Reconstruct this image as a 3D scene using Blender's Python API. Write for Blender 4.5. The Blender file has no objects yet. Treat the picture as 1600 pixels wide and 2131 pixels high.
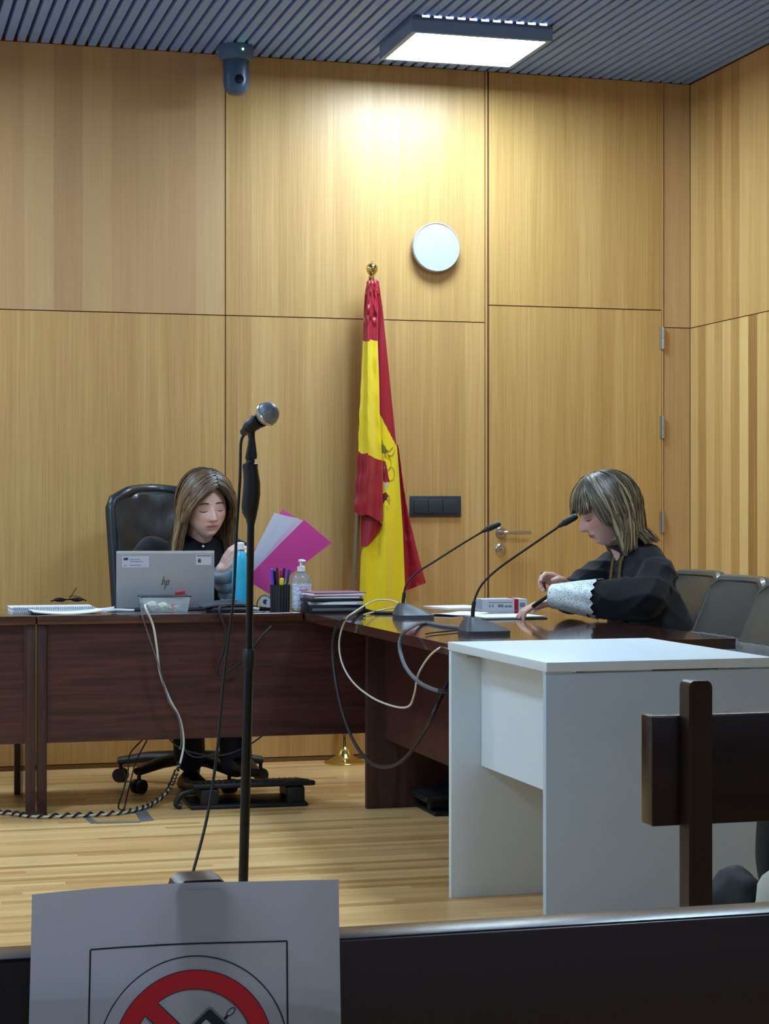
import bpy, bmesh, math, random
import numpy as np
from mathutils import Vector, Matrix, Euler, noise
PI = math.pi
random.seed(7)
scene = bpy.context.scene
COL = scene.collection

# ------------------------------------------------------------ the place's own axes
FPX, EYE = 4000.0, 1.12                     # focal length in pixels, eye height
TH = math.radians(15.4)
CT, ST = math.cos(TH), math.sin(TH)
OX, OY = 1.455, 9.148                       # far right corner of the room
def RW(u, v, z=0.0):
    return Vector((OX + u*CT - v*ST, OY + u*ST + v*CT, z))
def to_uv(p):
    dx, dy = p[0]-OX, p[1]-OY
    return dx*CT + dy*ST, -dx*ST + dy*CT
def PX(x, y, Y):
    return Vector(((x-800)/FPX*Y, Y, EYE-(y-1065.5)/FPX*Y))
def PV(x, y, v0):                           # sight line met with the plane v = v0
    k = (x-800)/FPX
    Y = (v0 - OX*ST + OY*CT)/(CT - k*ST)
    return PX(x, y, Y)
def PU(x, y, u0):
    k = (x-800)/FPX
    Y = (u0 + OX*CT + OY*ST)/(k*CT + ST)
    return PX(x, y, Y)
def PZ(x, y, z0):
    Y = (EYE-z0)*FPX/(y-1065.5)
    return PX(x, y, Y)

# ------------------------------------------------------------ materials
def lin(c):
    c = c/255.0
    return c/12.92 if c <= .04045 else ((c+.055)/1.055)**2.4
def RGB(r, g, b): return (lin(r), lin(g), lin(b), 1)
def newmat(name):
    m = bpy.data.materials.new(name); m.use_nodes = True
    nt = m.node_tree; b = nt.nodes['Principled BSDF']
    return m, nt, b
def N(nt, kind, **kw):
    n = nt.nodes.new(kind)
    for k, v in kw.items():
        if k.startswith('i_'): n.inputs[k[2:].replace('_', ' ')].default_value = v
        else: setattr(n, k, v)
    return n
def plain(name, col, rough=.5, metal=0, spec=.5, noise_amt=.0, nscale=30, bump=0, bscale=200, coat=0, sheen=0, trans=0, ior=1.45):
    m, nt, b = newmat(name)
    b.inputs['Base Color'].default_value = col
    b.inputs['Roughness'].default_value = rough
    b.inputs['Metallic'].default_value = metal
    b.inputs['Specular IOR Level'].default_value = spec
    b.inputs['Coat Weight'].default_value = coat
    b.inputs['Coat Roughness'].default_value = .08
    b.inputs['Sheen Weight'].default_value = sheen
    b.inputs['Transmission Weight'].default_value = trans
    b.inputs['IOR'].default_value = ior
    tc = N(nt, 'ShaderNodeTexCoord')
    if noise_amt:
        nz = N(nt, 'ShaderNodeTexNoise', i_Scale=nscale, i_Detail=4.0)
        nt.links.new(tc.outputs['Object'], nz.inputs['Vector'])
        mr = N(nt, 'ShaderNodeMapRange'); mr.inputs['To Min'].default_value = 1-noise_amt; mr.inputs['To Max'].default_value = 1+noise_amt
        nt.links.new(nz.outputs['Fac'], mr.inputs['Value'])
        mx = N(nt, 'ShaderNodeVectorMath', operation='SCALE'); mx.inputs[0].default_value = col[:3]
        nt.links.new(mr.outputs[0], mx.inputs['Scale']); nt.links.new(mx.outputs[0], b.inputs['Base Color'])
    if bump:
        nz = N(nt, 'ShaderNodeTexNoise', i_Scale=bscale, i_Detail=5.0)
        nt.links.new(tc.outputs['Object'], nz.inputs['Vector'])
        bp = N(nt, 'ShaderNodeBump'); bp.inputs['Strength'].default_value = bump; bp.inputs['Distance'].default_value = .004
        nt.links.new(nz.outputs['Fac'], bp.inputs['Height']); nt.links.new(bp.outputs[0], b.inputs['Normal'])
    return m
def math_node(nt, op, a, b=None):
    n = N(nt, 'ShaderNodeMath', operation=op)
    for i, s in enumerate((a, b)):
        if s is None: continue
        if isinstance(s, (int, float)): n.inputs[i].default_value = s
        else: nt.links.new(s, n.inputs[i])
    return n.outputs[0]
def ramp(nt, fac, stops):
    r = N(nt, 'ShaderNodeValToRGB')
    while len(r.color_ramp.elements) < len(stops): r.color_ramp.elements.new(.5)
    for e, (p, c) in zip(r.color_ramp.elements, stops): e.position = p; e.color = c
    nt.links.new(fac, r.inputs[0]); return r.outputs[0]
def mixc(nt, fac, a, b, mode='MIX'):
    m = N(nt, 'ShaderNodeMix', data_type='RGBA', blend_type=mode)
    for k, s in ((0, fac), (6, a), (7, b)):
        if isinstance(s, (int, float)): m.inputs[k].default_value = s
        elif isinstance(s, tuple): m.inputs[k].default_value = s
        else: nt.links.new(s, m.inputs[k])
    return m.outputs[2]

def wall_wood(name, axis, leaf, contrast):
    """veneered oak: narrow leaves side by side, fine upright grain"""
    m, nt, b = newmat(name)
    tc = N(nt, 'ShaderNodeTexCoord'); sp = N(nt, 'ShaderNodeSeparateXYZ')
    nt.links.new(tc.outputs['Object'], sp.inputs[0])
    A = sp.outputs[axis]; Z = sp.outputs[2]
    at = N(nt, 'ShaderNodeAttribute', attribute_name='panel'); sa = N(nt, 'ShaderNodeSeparateColor')
    nt.links.new(at.outputs['Color'], sa.inputs[0])
    off = math_node(nt, 'MULTIPLY', sa.outputs[0], 13.7)
    cell = math_node(nt, 'FLOOR', math_node(nt, 'DIVIDE', A, leaf))
    par = math_node(nt, 'PINGPONG', cell, 1.0)
    wn = N(nt, 'ShaderNodeTexWhiteNoise', noise_dimensions='2D')
    cv = N(nt, 'ShaderNodeCombineXYZ'); nt.links.new(cell, cv.inputs[0]); nt.links.new(off, cv.inputs[1]); nt.links.new(cv.outputs[0], wn.inputs['Vector'])
    # fine grain
    g = N(nt, 'ShaderNodeCombineXYZ')
    nt.links.new(math_node(nt, 'ADD', math_node(nt, 'MULTIPLY', A, 150.0), off), g.inputs[0])
    nt.links.new(math_node(nt, 'MULTIPLY', cell, 7.3), g.inputs[1])
    nt.links.new(math_node(nt, 'MULTIPLY', Z, 2.2), g.inputs[2])
    n1 = N(nt, 'ShaderNodeTexNoise', i_Scale=1.0, i_Detail=3.0, i_Roughness=.6); nt.links.new(g.outputs[0], n1.inputs['Vector'])
    g2 = N(nt, 'ShaderNodeCombineXYZ')
    nt.links.new(math_node(nt, 'ADD', math_node(nt, 'MULTIPLY', A, 16.0), off), g2.inputs[0])
    nt.links.new(math_node(nt, 'MULTIPLY', Z, .55), g2.inputs[2])
    n2 = N(nt, 'ShaderNodeTexNoise', i_Scale=1.0, i_Detail=4.0, i_Distortion=.5); nt.links.new(g2.outputs[0], n2.inputs['Vector'])
    t = math_node(nt, 'MULTIPLY', math_node(nt, 'SUBTRACT', n1.outputs[0], .5), .75)
    t = math_node(nt, 'ADD', t, math_node(nt, 'MULTIPLY', math_node(nt, 'SUBTRACT', n2.outputs[0], .5), .5))
    lf = math_node(nt, 'ADD', math_node(nt, 'MULTIPLY', math_node(nt, 'SUBTRACT', par, .5), .7), math_node(nt, 'SUBTRACT', wn.outputs[0], .5))
    lf = math_node(nt, 'MULTIPLY', lf, math_node(nt, 'MULTIPLY', sa.outputs[1], contrast))
    t = math_node(nt, 'ADD', math_node(nt, 'ADD', t, lf), .5)
    c = ramp(nt, t, [(0.0, RGB(152, 108, 56)), (.5, RGB(194, 151, 88)), (1.0, RGB(222, 184, 120))])
    c = mixc(nt, sa.outputs[2], c, RGB(190, 146, 106), 'MIX')
    nt.links.new(c, b.inputs['Base Color'])
    b.inputs['Roughness'].default_value = .40; b.inputs['Specular IOR Level'].default_value = .5
    bp = N(nt, 'ShaderNodeBump'); bp.inputs['Strength'].default_value = .05; bp.inputs['Distance'].default_value = .002
    nt.links.new(n1.outputs[0], bp.inputs['Height']); nt.links.new(bp.outputs[0], b.inputs['Normal'])
    return m

def floor_wood():
    m, nt, b = newmat('maple_strip_floor')
    tc = N(nt, 'ShaderNodeTexCoord'); sp = N(nt, 'ShaderNodeSeparateXYZ'); nt.links.new(tc.outputs['Object'], sp.inputs[0])
    W = .042
    row = math_node(nt, 'FLOOR', math_node(nt, 'DIVIDE', sp.outputs[1], W))
    r1 = N(nt, 'ShaderNodeTexWhiteNoise', noise_dimensions='1D'); nt.links.new(row, r1.inputs['W'])
    seg = math_node(nt, 'FLOOR', math_node(nt, 'DIVIDE', math_node(nt, 'ADD', sp.outputs[0], math_node(nt, 'MULTIPLY', r1.outputs[0], 9.0)), .9))
    cv = N(nt, 'ShaderNodeCombineXYZ'); nt.links.new(row, cv.inputs[0]); nt.links.new(seg, cv.inputs[1])
    wn = N(nt, 'ShaderNodeTexWhiteNoise', noise_dimensions='2D'); nt.links.new(cv.outputs[0], wn.inputs['Vector'])
    g = N(nt, 'ShaderNodeCombineXYZ')
    nt.links.new(math_node(nt, 'MULTIPLY', sp.outputs[0], 2.5), g.inputs[0])
    nt.links.new(math_node(nt, 'MULTIPLY', sp.outputs[1], 130.0), g.inputs[1])
    nt.links.new(math_node(nt, 'MULTIPLY', wn.outputs[0], 30.0), g.inputs[2])
    n1 = N(nt, 'ShaderNodeTexNoise', i_Scale=1.0, i_Detail=4.0); nt.links.new(g.outputs[0], n1.inputs['Vector'])
    t = math_node(nt, 'ADD', math_node(nt, 'MULTIPLY', wn.outputs[0], .50), math_node(nt, 'MULTIPLY', n1.outputs[0], .62))
    c = ramp(nt, t, [(0.05, RGB(128, 82, 40)), (.30, RGB(190, 142, 84)), (.55, RGB(218, 172, 112)), (.95, RGB(234, 194, 136))])
    fr = math_node(nt, 'FRACT', math_node(nt, 'DIVIDE', sp.outputs[1], W))
    ed = math_node(nt, 'LESS_THAN', fr, .035)
    c = mixc(nt, math_node(nt, 'MULTIPLY', ed, .45), c, RGB(110, 74, 40))
    nt.links.new(c, b.inputs['Base Color'])
    b.inputs['Roughness'].default_value = .33; b.inputs['Specular IOR Level'].default_value = .45
    bp = N(nt, 'ShaderNodeBump'); bp.inputs['Strength'].default_value = .03; bp.inputs['Distance'].default_value = .002
    nt.links.new(n1.outputs[0], bp.inputs['Height']); nt.links.new(bp.outputs[0], b.inputs['Normal'])
    return m

def dark_wood(name, dark, light, rough, axis=0, coat=0, sc=1.0):
    m, nt, b = newmat(name)
    tc = N(nt, 'ShaderNodeTexCoord'); mp = N(nt, 'ShaderNodeMapping')
    s = [38*sc, 38*sc, 38*sc]; s[axis] = 2.2*sc; mp.inputs['Scale'].default_value = s
    nt.links.new(tc.outputs['Object'], mp.inputs[0])
    nz = N(nt, 'ShaderNodeTexNoise', i_Scale=1.0, i_Detail=5.0, i_Distortion=1.2); nt.links.new(mp.outputs[0], nz.inputs['Vector'])
    c = ramp(nt, nz.outputs[0], [(.3, dark), (.7, light)])
    nt.links.new(c, b.inputs['Base Color'])
    b.inputs['Roughness'].default_value = rough; b.inputs['Coat Weight'].default_value = coat; b.inputs['Coat Roughness'].default_value = .06
    return m

def attr_mat(name, attr, rough=.5, sub=0, spec=.4, aniso=0, sheen=0):
    m, nt, b = newmat(name)
    at = N(nt, 'ShaderNodeAttribute', attribute_name=attr)
    nt.links.new(at.outputs['Color'], b.inputs['Base Color'])
    b.inputs['Roughness'].default_value = rough; b.inputs['Specular IOR Level'].default_value = spec
    b.inputs['Sheen Weight'].default_value = sheen
    if sub:
        b.inputs['Subsurface Weight'].default_value = sub
        b.inputs['Subsurface Radius'].default_value = (.01, .004, .002); b.inputs['Subsurface Scale'].default_value = 1.0
    return m

def emis(name, col, st):
    m, nt, b = newmat(name)
    b.inputs['Base Color'].default_value = (0.9, 0.9, 0.9, 1)
    b.inputs['Emission Color'].default_value = col; b.inputs['Emission Strength'].default_value = st
    return m
def paper_mat(name, col, transl):
    m, nt, b = newmat(name)
    b.inputs['Base Color'].default_value = col; b.inputs['Roughness'].default_value = .9; b.inputs['Specular IOR Level'].default_value = .1
    tr = N(nt, 'ShaderNodeBsdfTranslucent'); tr.inputs['Color'].default_value = col
    mx = N(nt, 'ShaderNodeMixShader'); mx.inputs[0].default_value = transl
    out = nt.nodes['Material Output']
    nt.links.new(b.outputs[0], mx.inputs[1]); nt.links.new(tr.outputs[0], mx.inputs[2]); nt.links.new(mx.outputs[0], out.inputs[0])
    return m
def film_mat(name, tint, alpha, rough=.08):
    m, nt, b = newmat(name)
    b.inputs['Base Color'].default_value = tint; b.inputs['Roughness'].default_value = rough; b.inputs['Alpha'].default_value = alpha
    b.inputs['Specular IOR Level'].default_value = .8; b.inputs['Coat Weight'].default_value = .6
    return m

M = {}
M['wall_back'] = wall_wood('oak_veneer_back', 0, .125, .55)
M['wall_right'] = wall_wood('oak_veneer_right', 1, .088, 1.0)
M['groove'] = plain('shadow_gap', RGB(118, 78, 42), .8)
M['floor'] = floor_wood()
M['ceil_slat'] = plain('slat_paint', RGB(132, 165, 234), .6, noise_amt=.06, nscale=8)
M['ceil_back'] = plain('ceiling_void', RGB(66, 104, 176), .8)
M['desk'] = dark_wood('mahogany_laminate', RGB(50, 26, 26), RGB(84, 46, 40), .4, 0)
M['desk_side'] = dark_wood('mahogany_leg', RGB(44, 24, 24), RGB(72, 42, 38), .4, 2)
M['desk_top'] = dark_wood('mahogany_top', RGB(52, 26, 20), RGB(84, 46, 34), .16, 0, coat=.9)
M['bench'] = dark_wood('wenge_bench', RGB(20, 5, 8), RGB(36, 12, 14), .27, 0, coat=0)
M['bench'].node_tree.nodes['Principled BSDF'].inputs['Specular IOR Level'].default_value = .38
M['bench'].node_tree.nodes['Principled BSDF'].inputs['Coat Roughness'].default_value = .25
M['bench_post'] = dark_wood('wenge_post', RGB(26, 13, 11), RGB(48, 28, 20), .4, 2, coat=.1)
M['bench_post'].node_tree.nodes['Principled BSDF'].inputs['Specular IOR Level'].default_value = .3
M['paint'] = plain('cool_white_fill', RGB(208, 218, 230), .8)  # invented colour for the unseen walls, chosen to bounce cool fill light
M['white_shaded'] = plain('white_melamine_shaded', RGB(182, 198, 214), .42, noise_amt=.02, nscale=200)  # same white laminate, greyed to put the front panel's shade into the colour
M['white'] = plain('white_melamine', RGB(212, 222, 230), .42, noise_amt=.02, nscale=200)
M['black'] = plain('black_plastic', RGB(22, 23, 26), .45, bump=.1, bscale=400)
M['blackg'] = plain('black_gloss', RGB(18, 18, 20), .22)
M['darkgrey'] = plain('dark_grey_plastic', RGB(70, 72, 77), .4, bump=.1)
M['midgrey'] = plain('mid_grey_plastic', RGB(100, 104, 110), .4)
M['leather'] = plain('black_leather', RGB(27, 29, 35), .38, bump=.35, bscale=60, coat=.15)
M['leather_grey'] = plain('grey_leather', RGB(66, 63, 58), .42, noise_amt=.06, nscale=10, bump=.25, bscale=40, coat=.2)
M['film'] = film_mat('clear_plastic_wrap', RGB(225, 232, 238), .16)
M['steel'] = plain('brushed_steel', RGB(190, 186, 178), .28, metal=1)
M['chrome'] = plain('chrome', RGB(215, 215, 215), .1, metal=1)
M['brass'] = plain('polished_brass', RGB(222, 196, 120), .14, metal=1)
M['pole'] = plain('satin_pole', RGB(150, 128, 98), .35, metal=.6)
M['silver'] = plain('laptop_silver', RGB(172, 174, 180), .36, metal=.35, noise_amt=.02, nscale=300)
M['silver_edge'] = plain('laptop_edge', RGB(214, 217, 222), .3, metal=.4)
M['whitep'] = plain('white_plastic', RGB(226, 230, 234), .4)
M['cam'] = plain('ceiling_camera_grey', RGB(84, 108, 142), .45)
M['camdark'] = plain('ceiling_camera_dark', RGB(66, 90, 124), .3)
M['led'] = emis('green_led', (.25, 1, .5, 1), 12)
M['lampframe'] = plain('lamp_frame', RGB(120, 146, 186), .5)
M['diffuser'] = emis('led_diffuser', (.61, .82, 1.0, 1), 1)
M['disc'] = plain('white_disc', RGB(176, 179, 198), .5)
M['discdark'] = plain('disc_base', RGB(70, 70, 70), .5)
M['switch'] = plain('anthracite_switch', RGB(46, 50, 58), .45)
M['paper'] = plain('white_paper', RGB(232, 236, 244), .8)
M['papergrey'] = plain('paper_edge', RGB(180, 184, 192), .8)
M['pink'] = paper_mat('pink_card', RGB(236, 92, 182), .2)
M['sheet'] = paper_mat('paper_sheet', RGB(228, 230, 242), .3)
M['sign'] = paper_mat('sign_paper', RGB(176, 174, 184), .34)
M['red_ink'] = plain('red_print', RGB(172, 24, 38), .8)
M['black_ink'] = plain('black_print', RGB(20, 22, 34), .8)
M['cyan'] = plain('cyan_bottle', RGB(44, 178, 216), .35, coat=.3)
M['cable_w'] = plain('white_cable', RGB(208, 204, 196), .5)
M['cable_g'] = plain('grey_cable', RGB(96, 98, 106), .5)
M['cable_k'] = plain('black_cable', RGB(24, 23, 24), .5)
M['cable_d'] = plain('dark_grey_cable', RGB(34, 31, 34), .5)
M['tape'] = plain('grey_tape', RGB(104, 106, 106), .6)
M['smoked'] = film_mat('smoked_acrylic', RGB(70, 50, 36), .42, .1)
M['clear'] = film_mat('clear_plastic', RGB(220, 226, 230), .28, .1)
M['gel'] = plain('clear_gel', RGB(226, 232, 238), .12, trans=.75, ior=1.38)
M['crimson'] = plain('crimson_satin', RGB(160, 18, 40), .34, sheen=.08, spec=.6)
M['yellow'] = plain('yellow_satin', RGB(240, 208, 12), .38, sheen=.2, spec=.6)
M['olive'] = plain('olive_thread', RGB(120, 112, 30), .6)
M['maroon'] = plain('dark_red_thread', RGB(110, 22, 34), .6)
M['silverthread'] = plain('silver_thread', RGB(190, 186, 170), .5)
M['robe'] = plain('black_robe_cloth', RGB(17, 20, 27), .72, sheen=.12, spec=.25, noise_amt=.12, nscale=12)
M['trouser'] = plain('navy_trouser', RGB(20, 24, 40), .8)
M['puffer'] = plain('grey_puffer', RGB(138, 150, 164), .5, coat=.1)
M['khaki'] = plain('khaki_lapel', RGB(96, 78, 40), .75)
M['shoe'] = plain('black_shoe', RGB(14, 14, 16), .35)
M['skin'] = attr_mat('skin', 'tint', .48, sub=.08)
M['hair'] = attr_mat('hair_strands', 'tint', .42, spec=.45)
M['coat_cream'] = plain('cream_lining', RGB(188, 186, 168), .8, noise_amt=.15, nscale=25)
M['coat_black'] = plain('black_coat', RGB(20, 20, 22), .7)
# ------------------------------------------------------------ mesh builder
class MB:
    def __init__(self):
        self.v = []; self.f = []; self.m = []; self.mats = []
    def slot(self, mat):
        if mat is None: return 0
        if mat not in self.mats: self.mats.append(mat)
        return self.mats.index(mat)
    def add(self, vs, fs, mat=None):
        o = len(self.v); s = self.slot(mat)
        self.v += [Vector(p) for p in vs]
        for f in fs: self.f.append([i+o for i in f]); self.m.append(s)
        return self
    def xf(self, start, mtx):
        for i in range(start, len(self.v)): self.v[i] = mtx @ self.v[i]
    def box(self, x0, x1, y0, y1, z0, z1, mat=None, mtx=None, bev=0):
        if bev:
            bm = bmesh.new(); bmesh.ops.create_cube(bm, size=1)
            for v in bm.verts:
                v.co = Vector(((x0+x1)/2+v.co.x*(x1-x0), (y0+y1)/2+v.co.y*(y1-y0), (z0+z1)/2+v.co.z*(z1-z0)))
            bmesh.ops.bevel(bm, geom=bm.edges[:], offset=min(bev, abs(x1-x0)*.45, abs(y1-y0)*.45, abs(z1-z0)*.45), segments=3, profile=.5, affect='EDGES')
            vs = [v.co.copy() for v in bm.verts]; fs = [[v.index for v in f.verts] for f in bm.faces]
            bm.verts.index_update(); fs = [[v.index for v in f.verts] for f in bm.faces]; bm.free()
        else:
            vs = [Vector((x, y, z)) for x in (x0, x1) for y in (y0, y1) for z in (z0, z1)]
            fs = [(0, 1, 3, 2), (4, 6, 7, 5), (0, 4, 5, 1), (2, 3, 7, 6), (0, 2, 6, 4), (1, 5, 7, 3)]
        if mtx: vs = [mtx @ p for p in vs]
        return self.add(vs, fs, mat)
    def lathe(self, prof, mat=None, seg=32, mtx=None, sx=1, sy=1):
        """prof: list of (r, z) bottom to top"""
        vs = []; fs = []
        for r, z in prof:
            for k in range(seg):
                a = 2*PI*k/seg; vs.append(Vector((r*math.cos(a)*sx, r*math.sin(a)*sy, z)))
        for i in range(len(prof)-1):
            for k in range(seg):
                k2 = (k+1) % seg; fs.append((i*seg+k, i*seg+k2, (i+1)*seg+k2, (i+1)*seg+k))
        fs.append(tuple(range(seg-1, -1, -1))); o = (len(prof)-1)*seg; fs.append(tuple(range(o, o+seg)))
        if mtx: vs = [mtx @ p for p in vs]
        return self.add(vs, fs, mat)
    def tube(self, pts, r, mat=None, seg=10, flat=1.0, up=None, caps=True):
        pts = [Vector(p) for p in pts]; n = len(pts)
        rr = r if isinstance(r, (list, tuple)) else [r]*n
        T = [(pts[min(i+1, n-1)]-pts[max(i-1, 0)]).normalized() for i in range(n)]
        nrm = Vector(up) if up else (Vector((0, 0, 1)) if abs(T[0].z) < .9 else Vector((1, 0, 0)))
        vs = []; fs = []
        for i in range(n):
            nrm = (nrm - T[i]*nrm.dot(T[i]))
            if nrm.length < 1e-6: nrm = T[i].orthogonal()
            nrm.normalize(); b = T[i].cross(nrm)
            for k in range(seg):
                a = 2*PI*k/seg; vs.append(pts[i] + nrm*(math.cos(a)*rr[i]*flat) + b*(math.sin(a)*rr[i]))
        for i in range(n-1):
            for k in range(seg):
                k2 = (k+1) % seg; fs.append((i*seg+k, i*seg+k2, (i+1)*seg+k2, (i+1)*seg+k))
        if caps: fs.append(tuple(range(seg-1, -1, -1))); fs.append(tuple(range((n-1)*seg, n*seg)))
        return self.add(vs, fs, mat)
    def prism(self, poly, z0, z1, mat=None, mtx=None):
        n = len(poly); vs = [Vector((p[0], p[1], z0)) for p in poly]+[Vector((p[0], p[1], z1)) for p in poly]
        fs = [tuple(range(n-1, -1, -1)), tuple(range(n, 2*n))]+[(i, (i+1) % n, n+(i+1) % n, n+i) for i in range(n)]
        if mtx: vs = [mtx @ p for p in vs]
        return self.add(vs, fs, mat)
    def sphere(self, c, r, mat=None, seg=20, rings=12, sc=(1, 1, 1)):
        vs = []; fs = []
        for i in range(rings+1):
            a = PI*i/rings
            for k in range(seg):
                b = 2*PI*k/seg
                vs.append(Vector((c[0]+r*sc[0]*math.sin(a)*math.cos(b), c[1]+r*sc[1]*math.sin(a)*math.sin(b), c[2]-r*sc[2]*math.cos(a))))
        for i in range(rings):
            for k in range(seg):
                k2 = (k+1) % seg; fs.append((i*seg+k, i*seg+k2, (i+1)*seg+k2, (i+1)*seg+k))
        return self.add(vs, fs, mat)
    def grid(self, nu, nv, fn, mat=None, matfn=None, two=0):
        """fn(a,b) -> point, a,b in 0..1; two = sheet thickness (second skin offset along the normal)"""
        P = [[Vector(fn(i/nu, j/nv)) for i in range(nu+1)] for j in range(nv+1)]
        o = len(self.v)
        for row in P: self.v += row
        idx = lambda i, j: o+j*(nu+1)+i
        for j in range(nv):
            for i in range(nu):
                self.f.append([idx(i, j), idx(i+1, j), idx(i+1, j+1), idx(i, j+1)])
                mm = matfn((i+.5)/nu, (j+.5)/nv) if matfn else mat
                self.m.append(self.slot(mm))
        if two:
            o2 = len(self.v)
            for j in range(nv+1):
                for i in range(nu+1):
                    a = P[j][min(i+1, nu)]-P[j][max(i-1, 0)]; b = P[min(j+1, nv)][i]-P[max(j-1, 0)][i]
                    n = a.cross(b)
                    if n.length > 1e-12: n.normalize()
                    self.v.append(P[j][i]+n*two)
            id2 = lambda i, j: o2+j*(nu+1)+i
            for j in range(nv):
                for i in range(nu):
                    self.f.append([id2(i, j+1), id2(i+1, j+1), id2(i+1, j), id2(i, j)])
                    mm = matfn((i+.5)/nu, (j+.5)/nv) if matfn else mat
                    self.m.append(self.slot(mm))
            ring = [(i, 0) for i in range(nu)]+[(nu, j) for j in range(nv)]+[(i, nv) for i in range(nu, 0, -1)]+[(0, j) for j in range(nv, 0, -1)]
            mm = mat or matfn(.5, .5)
            for k in range(len(ring)):
                a = ring[k]; b = ring[(k+1) % len(ring)]
                self.f.append([idx(*b), idx(*a), id2(*a), id2(*b)]); self.m.append(self.slot(mm))
        return self
    def loft(self, secs, mat=None, seg=24):
        """secs: list of (centre, xaxis*rx, yaxis*ry[, power])"""
        vs = []; fs = []
        for s in secs:
            c, ax, ay = Vector(s[0]), Vector(s[1]), Vector(s[2]); p = s[3] if len(s) > 3 else 2.0
            for k in range(seg):
                a = 2*PI*k/seg; ca, sa = math.cos(a), math.sin(a)
                cx = math.copysign(abs(ca)**(2/p), ca); sy = math.copysign(abs(sa)**(2/p), sa)
                vs.append(c+ax*cx+ay*sy)
        n = len(secs)
        for i in range(n-1):
            for k in range(seg):
                k2 = (k+1) % seg; fs.append((i*seg+k, i*seg+k2, (i+1)*seg+k2, (i+1)*seg+k))
        fs.append(tuple(range(seg-1, -1, -1))); fs.append(tuple(range((n-1)*seg, n*seg)))
        return self.add(vs, fs, mat)
    def mesh(self, name, smooth=True, angle=35):
        me = bpy.data.meshes.new(name)
        me.from_pydata([tuple(p) for p in self.v], [], self.f)
        for m in (self.mats or [M['black']]): me.materials.append(m)
        me.polygons.foreach_set('material_index', self.m)
        me.polygons.foreach_set('use_smooth', [smooth]*len(self.f))
        bm = bmesh.new(); bm.from_mesh(me); bmesh.ops.recalc_face_normals(bm, faces=bm.faces); bm.to_mesh(me); bm.free()
        if smooth: me.set_sharp_from_angle(angle=math.radians(angle))
        me.update(); return me

def tag(o, label=None, cat=None, group=None, kind=None):
    if label: o['label'] = label
    if cat: o['category'] = cat
    if group: o['group'] = group
    if kind: o['kind'] = kind
    return o
def thing(name, label, cat, loc=(0, 0, 0), rz=0, group=None):
    o = bpy.data.objects.new(name, None); COL.objects.link(o)
    o.location = loc; o.rotation_euler = (0, 0, rz); o.empty_display_size = .05
    return tag(o, label, cat, group)
def part(name, mb, parent, label=None, smooth=True, angle=35, loc=None, kind=None):
    o = bpy.data.objects.new(name, mb if isinstance(mb, bpy.types.Mesh) else mb.mesh(name, smooth, angle))
    COL.objects.link(o); o.parent = parent
    if loc: o.location = loc
    if label: o['label'] = label
    if kind: o['kind'] = kind
    return o
def solo(name, mb, label, cat, loc=None, rz=0, group=None, world=False, smooth=True, angle=35, kind=None):
    """a thing that is one mesh; world=True: vertices are world coordinates and get re-centred on their base"""
    if world:
        xs = [p.x for p in mb.v]; ys = [p.y for p in mb.v]; zs = [p.z for p in mb.v]
        c = Vector(((min(xs)+max(xs))/2, (min(ys)+max(ys))/2, min(zs)))
        mb.v = [p-c for p in mb.v]; loc = c
    o = bpy.data.objects.new(name, mb.mesh(name, smooth, angle)); COL.objects.link(o)
    if loc is not None: o.location = loc
    o.rotation_euler = (0, 0, rz)
    return tag(o, label, cat, group, kind)
def dup(root, loc, rz, label=None, group=None):
    r = root.copy(); COL.objects.link(r); r.location = loc; r.rotation_euler = (0, 0, rz)
    if label: r['label'] = label
    if group: r['group'] = group
    for ch in list(root.children):
        c = ch.copy(); COL.objects.link(c); c.parent = r
        for g in list(ch.children):
            d = g.copy(); COL.objects.link(d); d.parent = c
    return r
def smoothpath(pts, n=8):
    """Catmull-Rom through the points"""
    P = [Vector(p) for p in pts]; out = []
    for i in range(len(P)-1):
        p0 = P[max(i-1, 0)]; p1 = P[i]; p2 = P[i+1]; p3 = P[min(i+2, len(P)-1)]
        for k in range(n):
            t = k/n
            out.append(.5*((2*p1)+(-p0+p2)*t+(2*p0-5*p1+4*p2-p3)*t*t+(-p0+3*p1-3*p2+p3)*t*t*t))
    out.append(P[-1]); return out
def interp(tab, x):
    if x <= tab[0][0]: return tab[0][1]
    for (a, b), (c, d) in zip(tab, tab[1:]):
        if x <= c: return b+(d-b)*(x-a)/(c-a)
    return tab[-1][1]
def rotm(ax, deg): return Matrix.Rotation(math.radians(deg), 4, ax)
def T(x, y, z): return Matrix.Translation((x, y, z))

def remesh(mb, voxel, smooth_iter=0, name='tmp'):
    """one continuous skin over overlapping closed pieces"""
    me = mb.mesh(name, True); o = bpy.data.objects.new(name, me); COL.objects.link(o)
    md = o.modifiers.new('r', 'REMESH'); md.mode = 'VOXEL'; md.voxel_size = voxel; md.use_smooth_shade = True
    if smooth_iter:
        s = o.modifiers.new('s', 'SMOOTH'); s.iterations = smooth_iter; s.factor = .5
    dg = bpy.context.evaluated_depsgraph_get(); dg.update()
    ev = o.evaluated_get(dg); out = bpy.data.meshes.new_from_object(ev)
    bpy.data.objects.remove(o); bpy.data.meshes.remove(me)
    out.materials.clear()
    return out
def get_co(me):
    a = np.empty(len(me.vertices)*3, 'f'); me.vertices.foreach_get('co', a); return a.reshape(-1, 3)
def get_no(me):
    a = np.empty(len(me.vertices)*3, 'f'); me.vertices.foreach_get('normal', a); return a.reshape(-1, 3)
def set_co(me, a): me.vertices.foreach_set('co', np.ascontiguousarray(a, 'f').ravel()); me.update()
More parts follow.
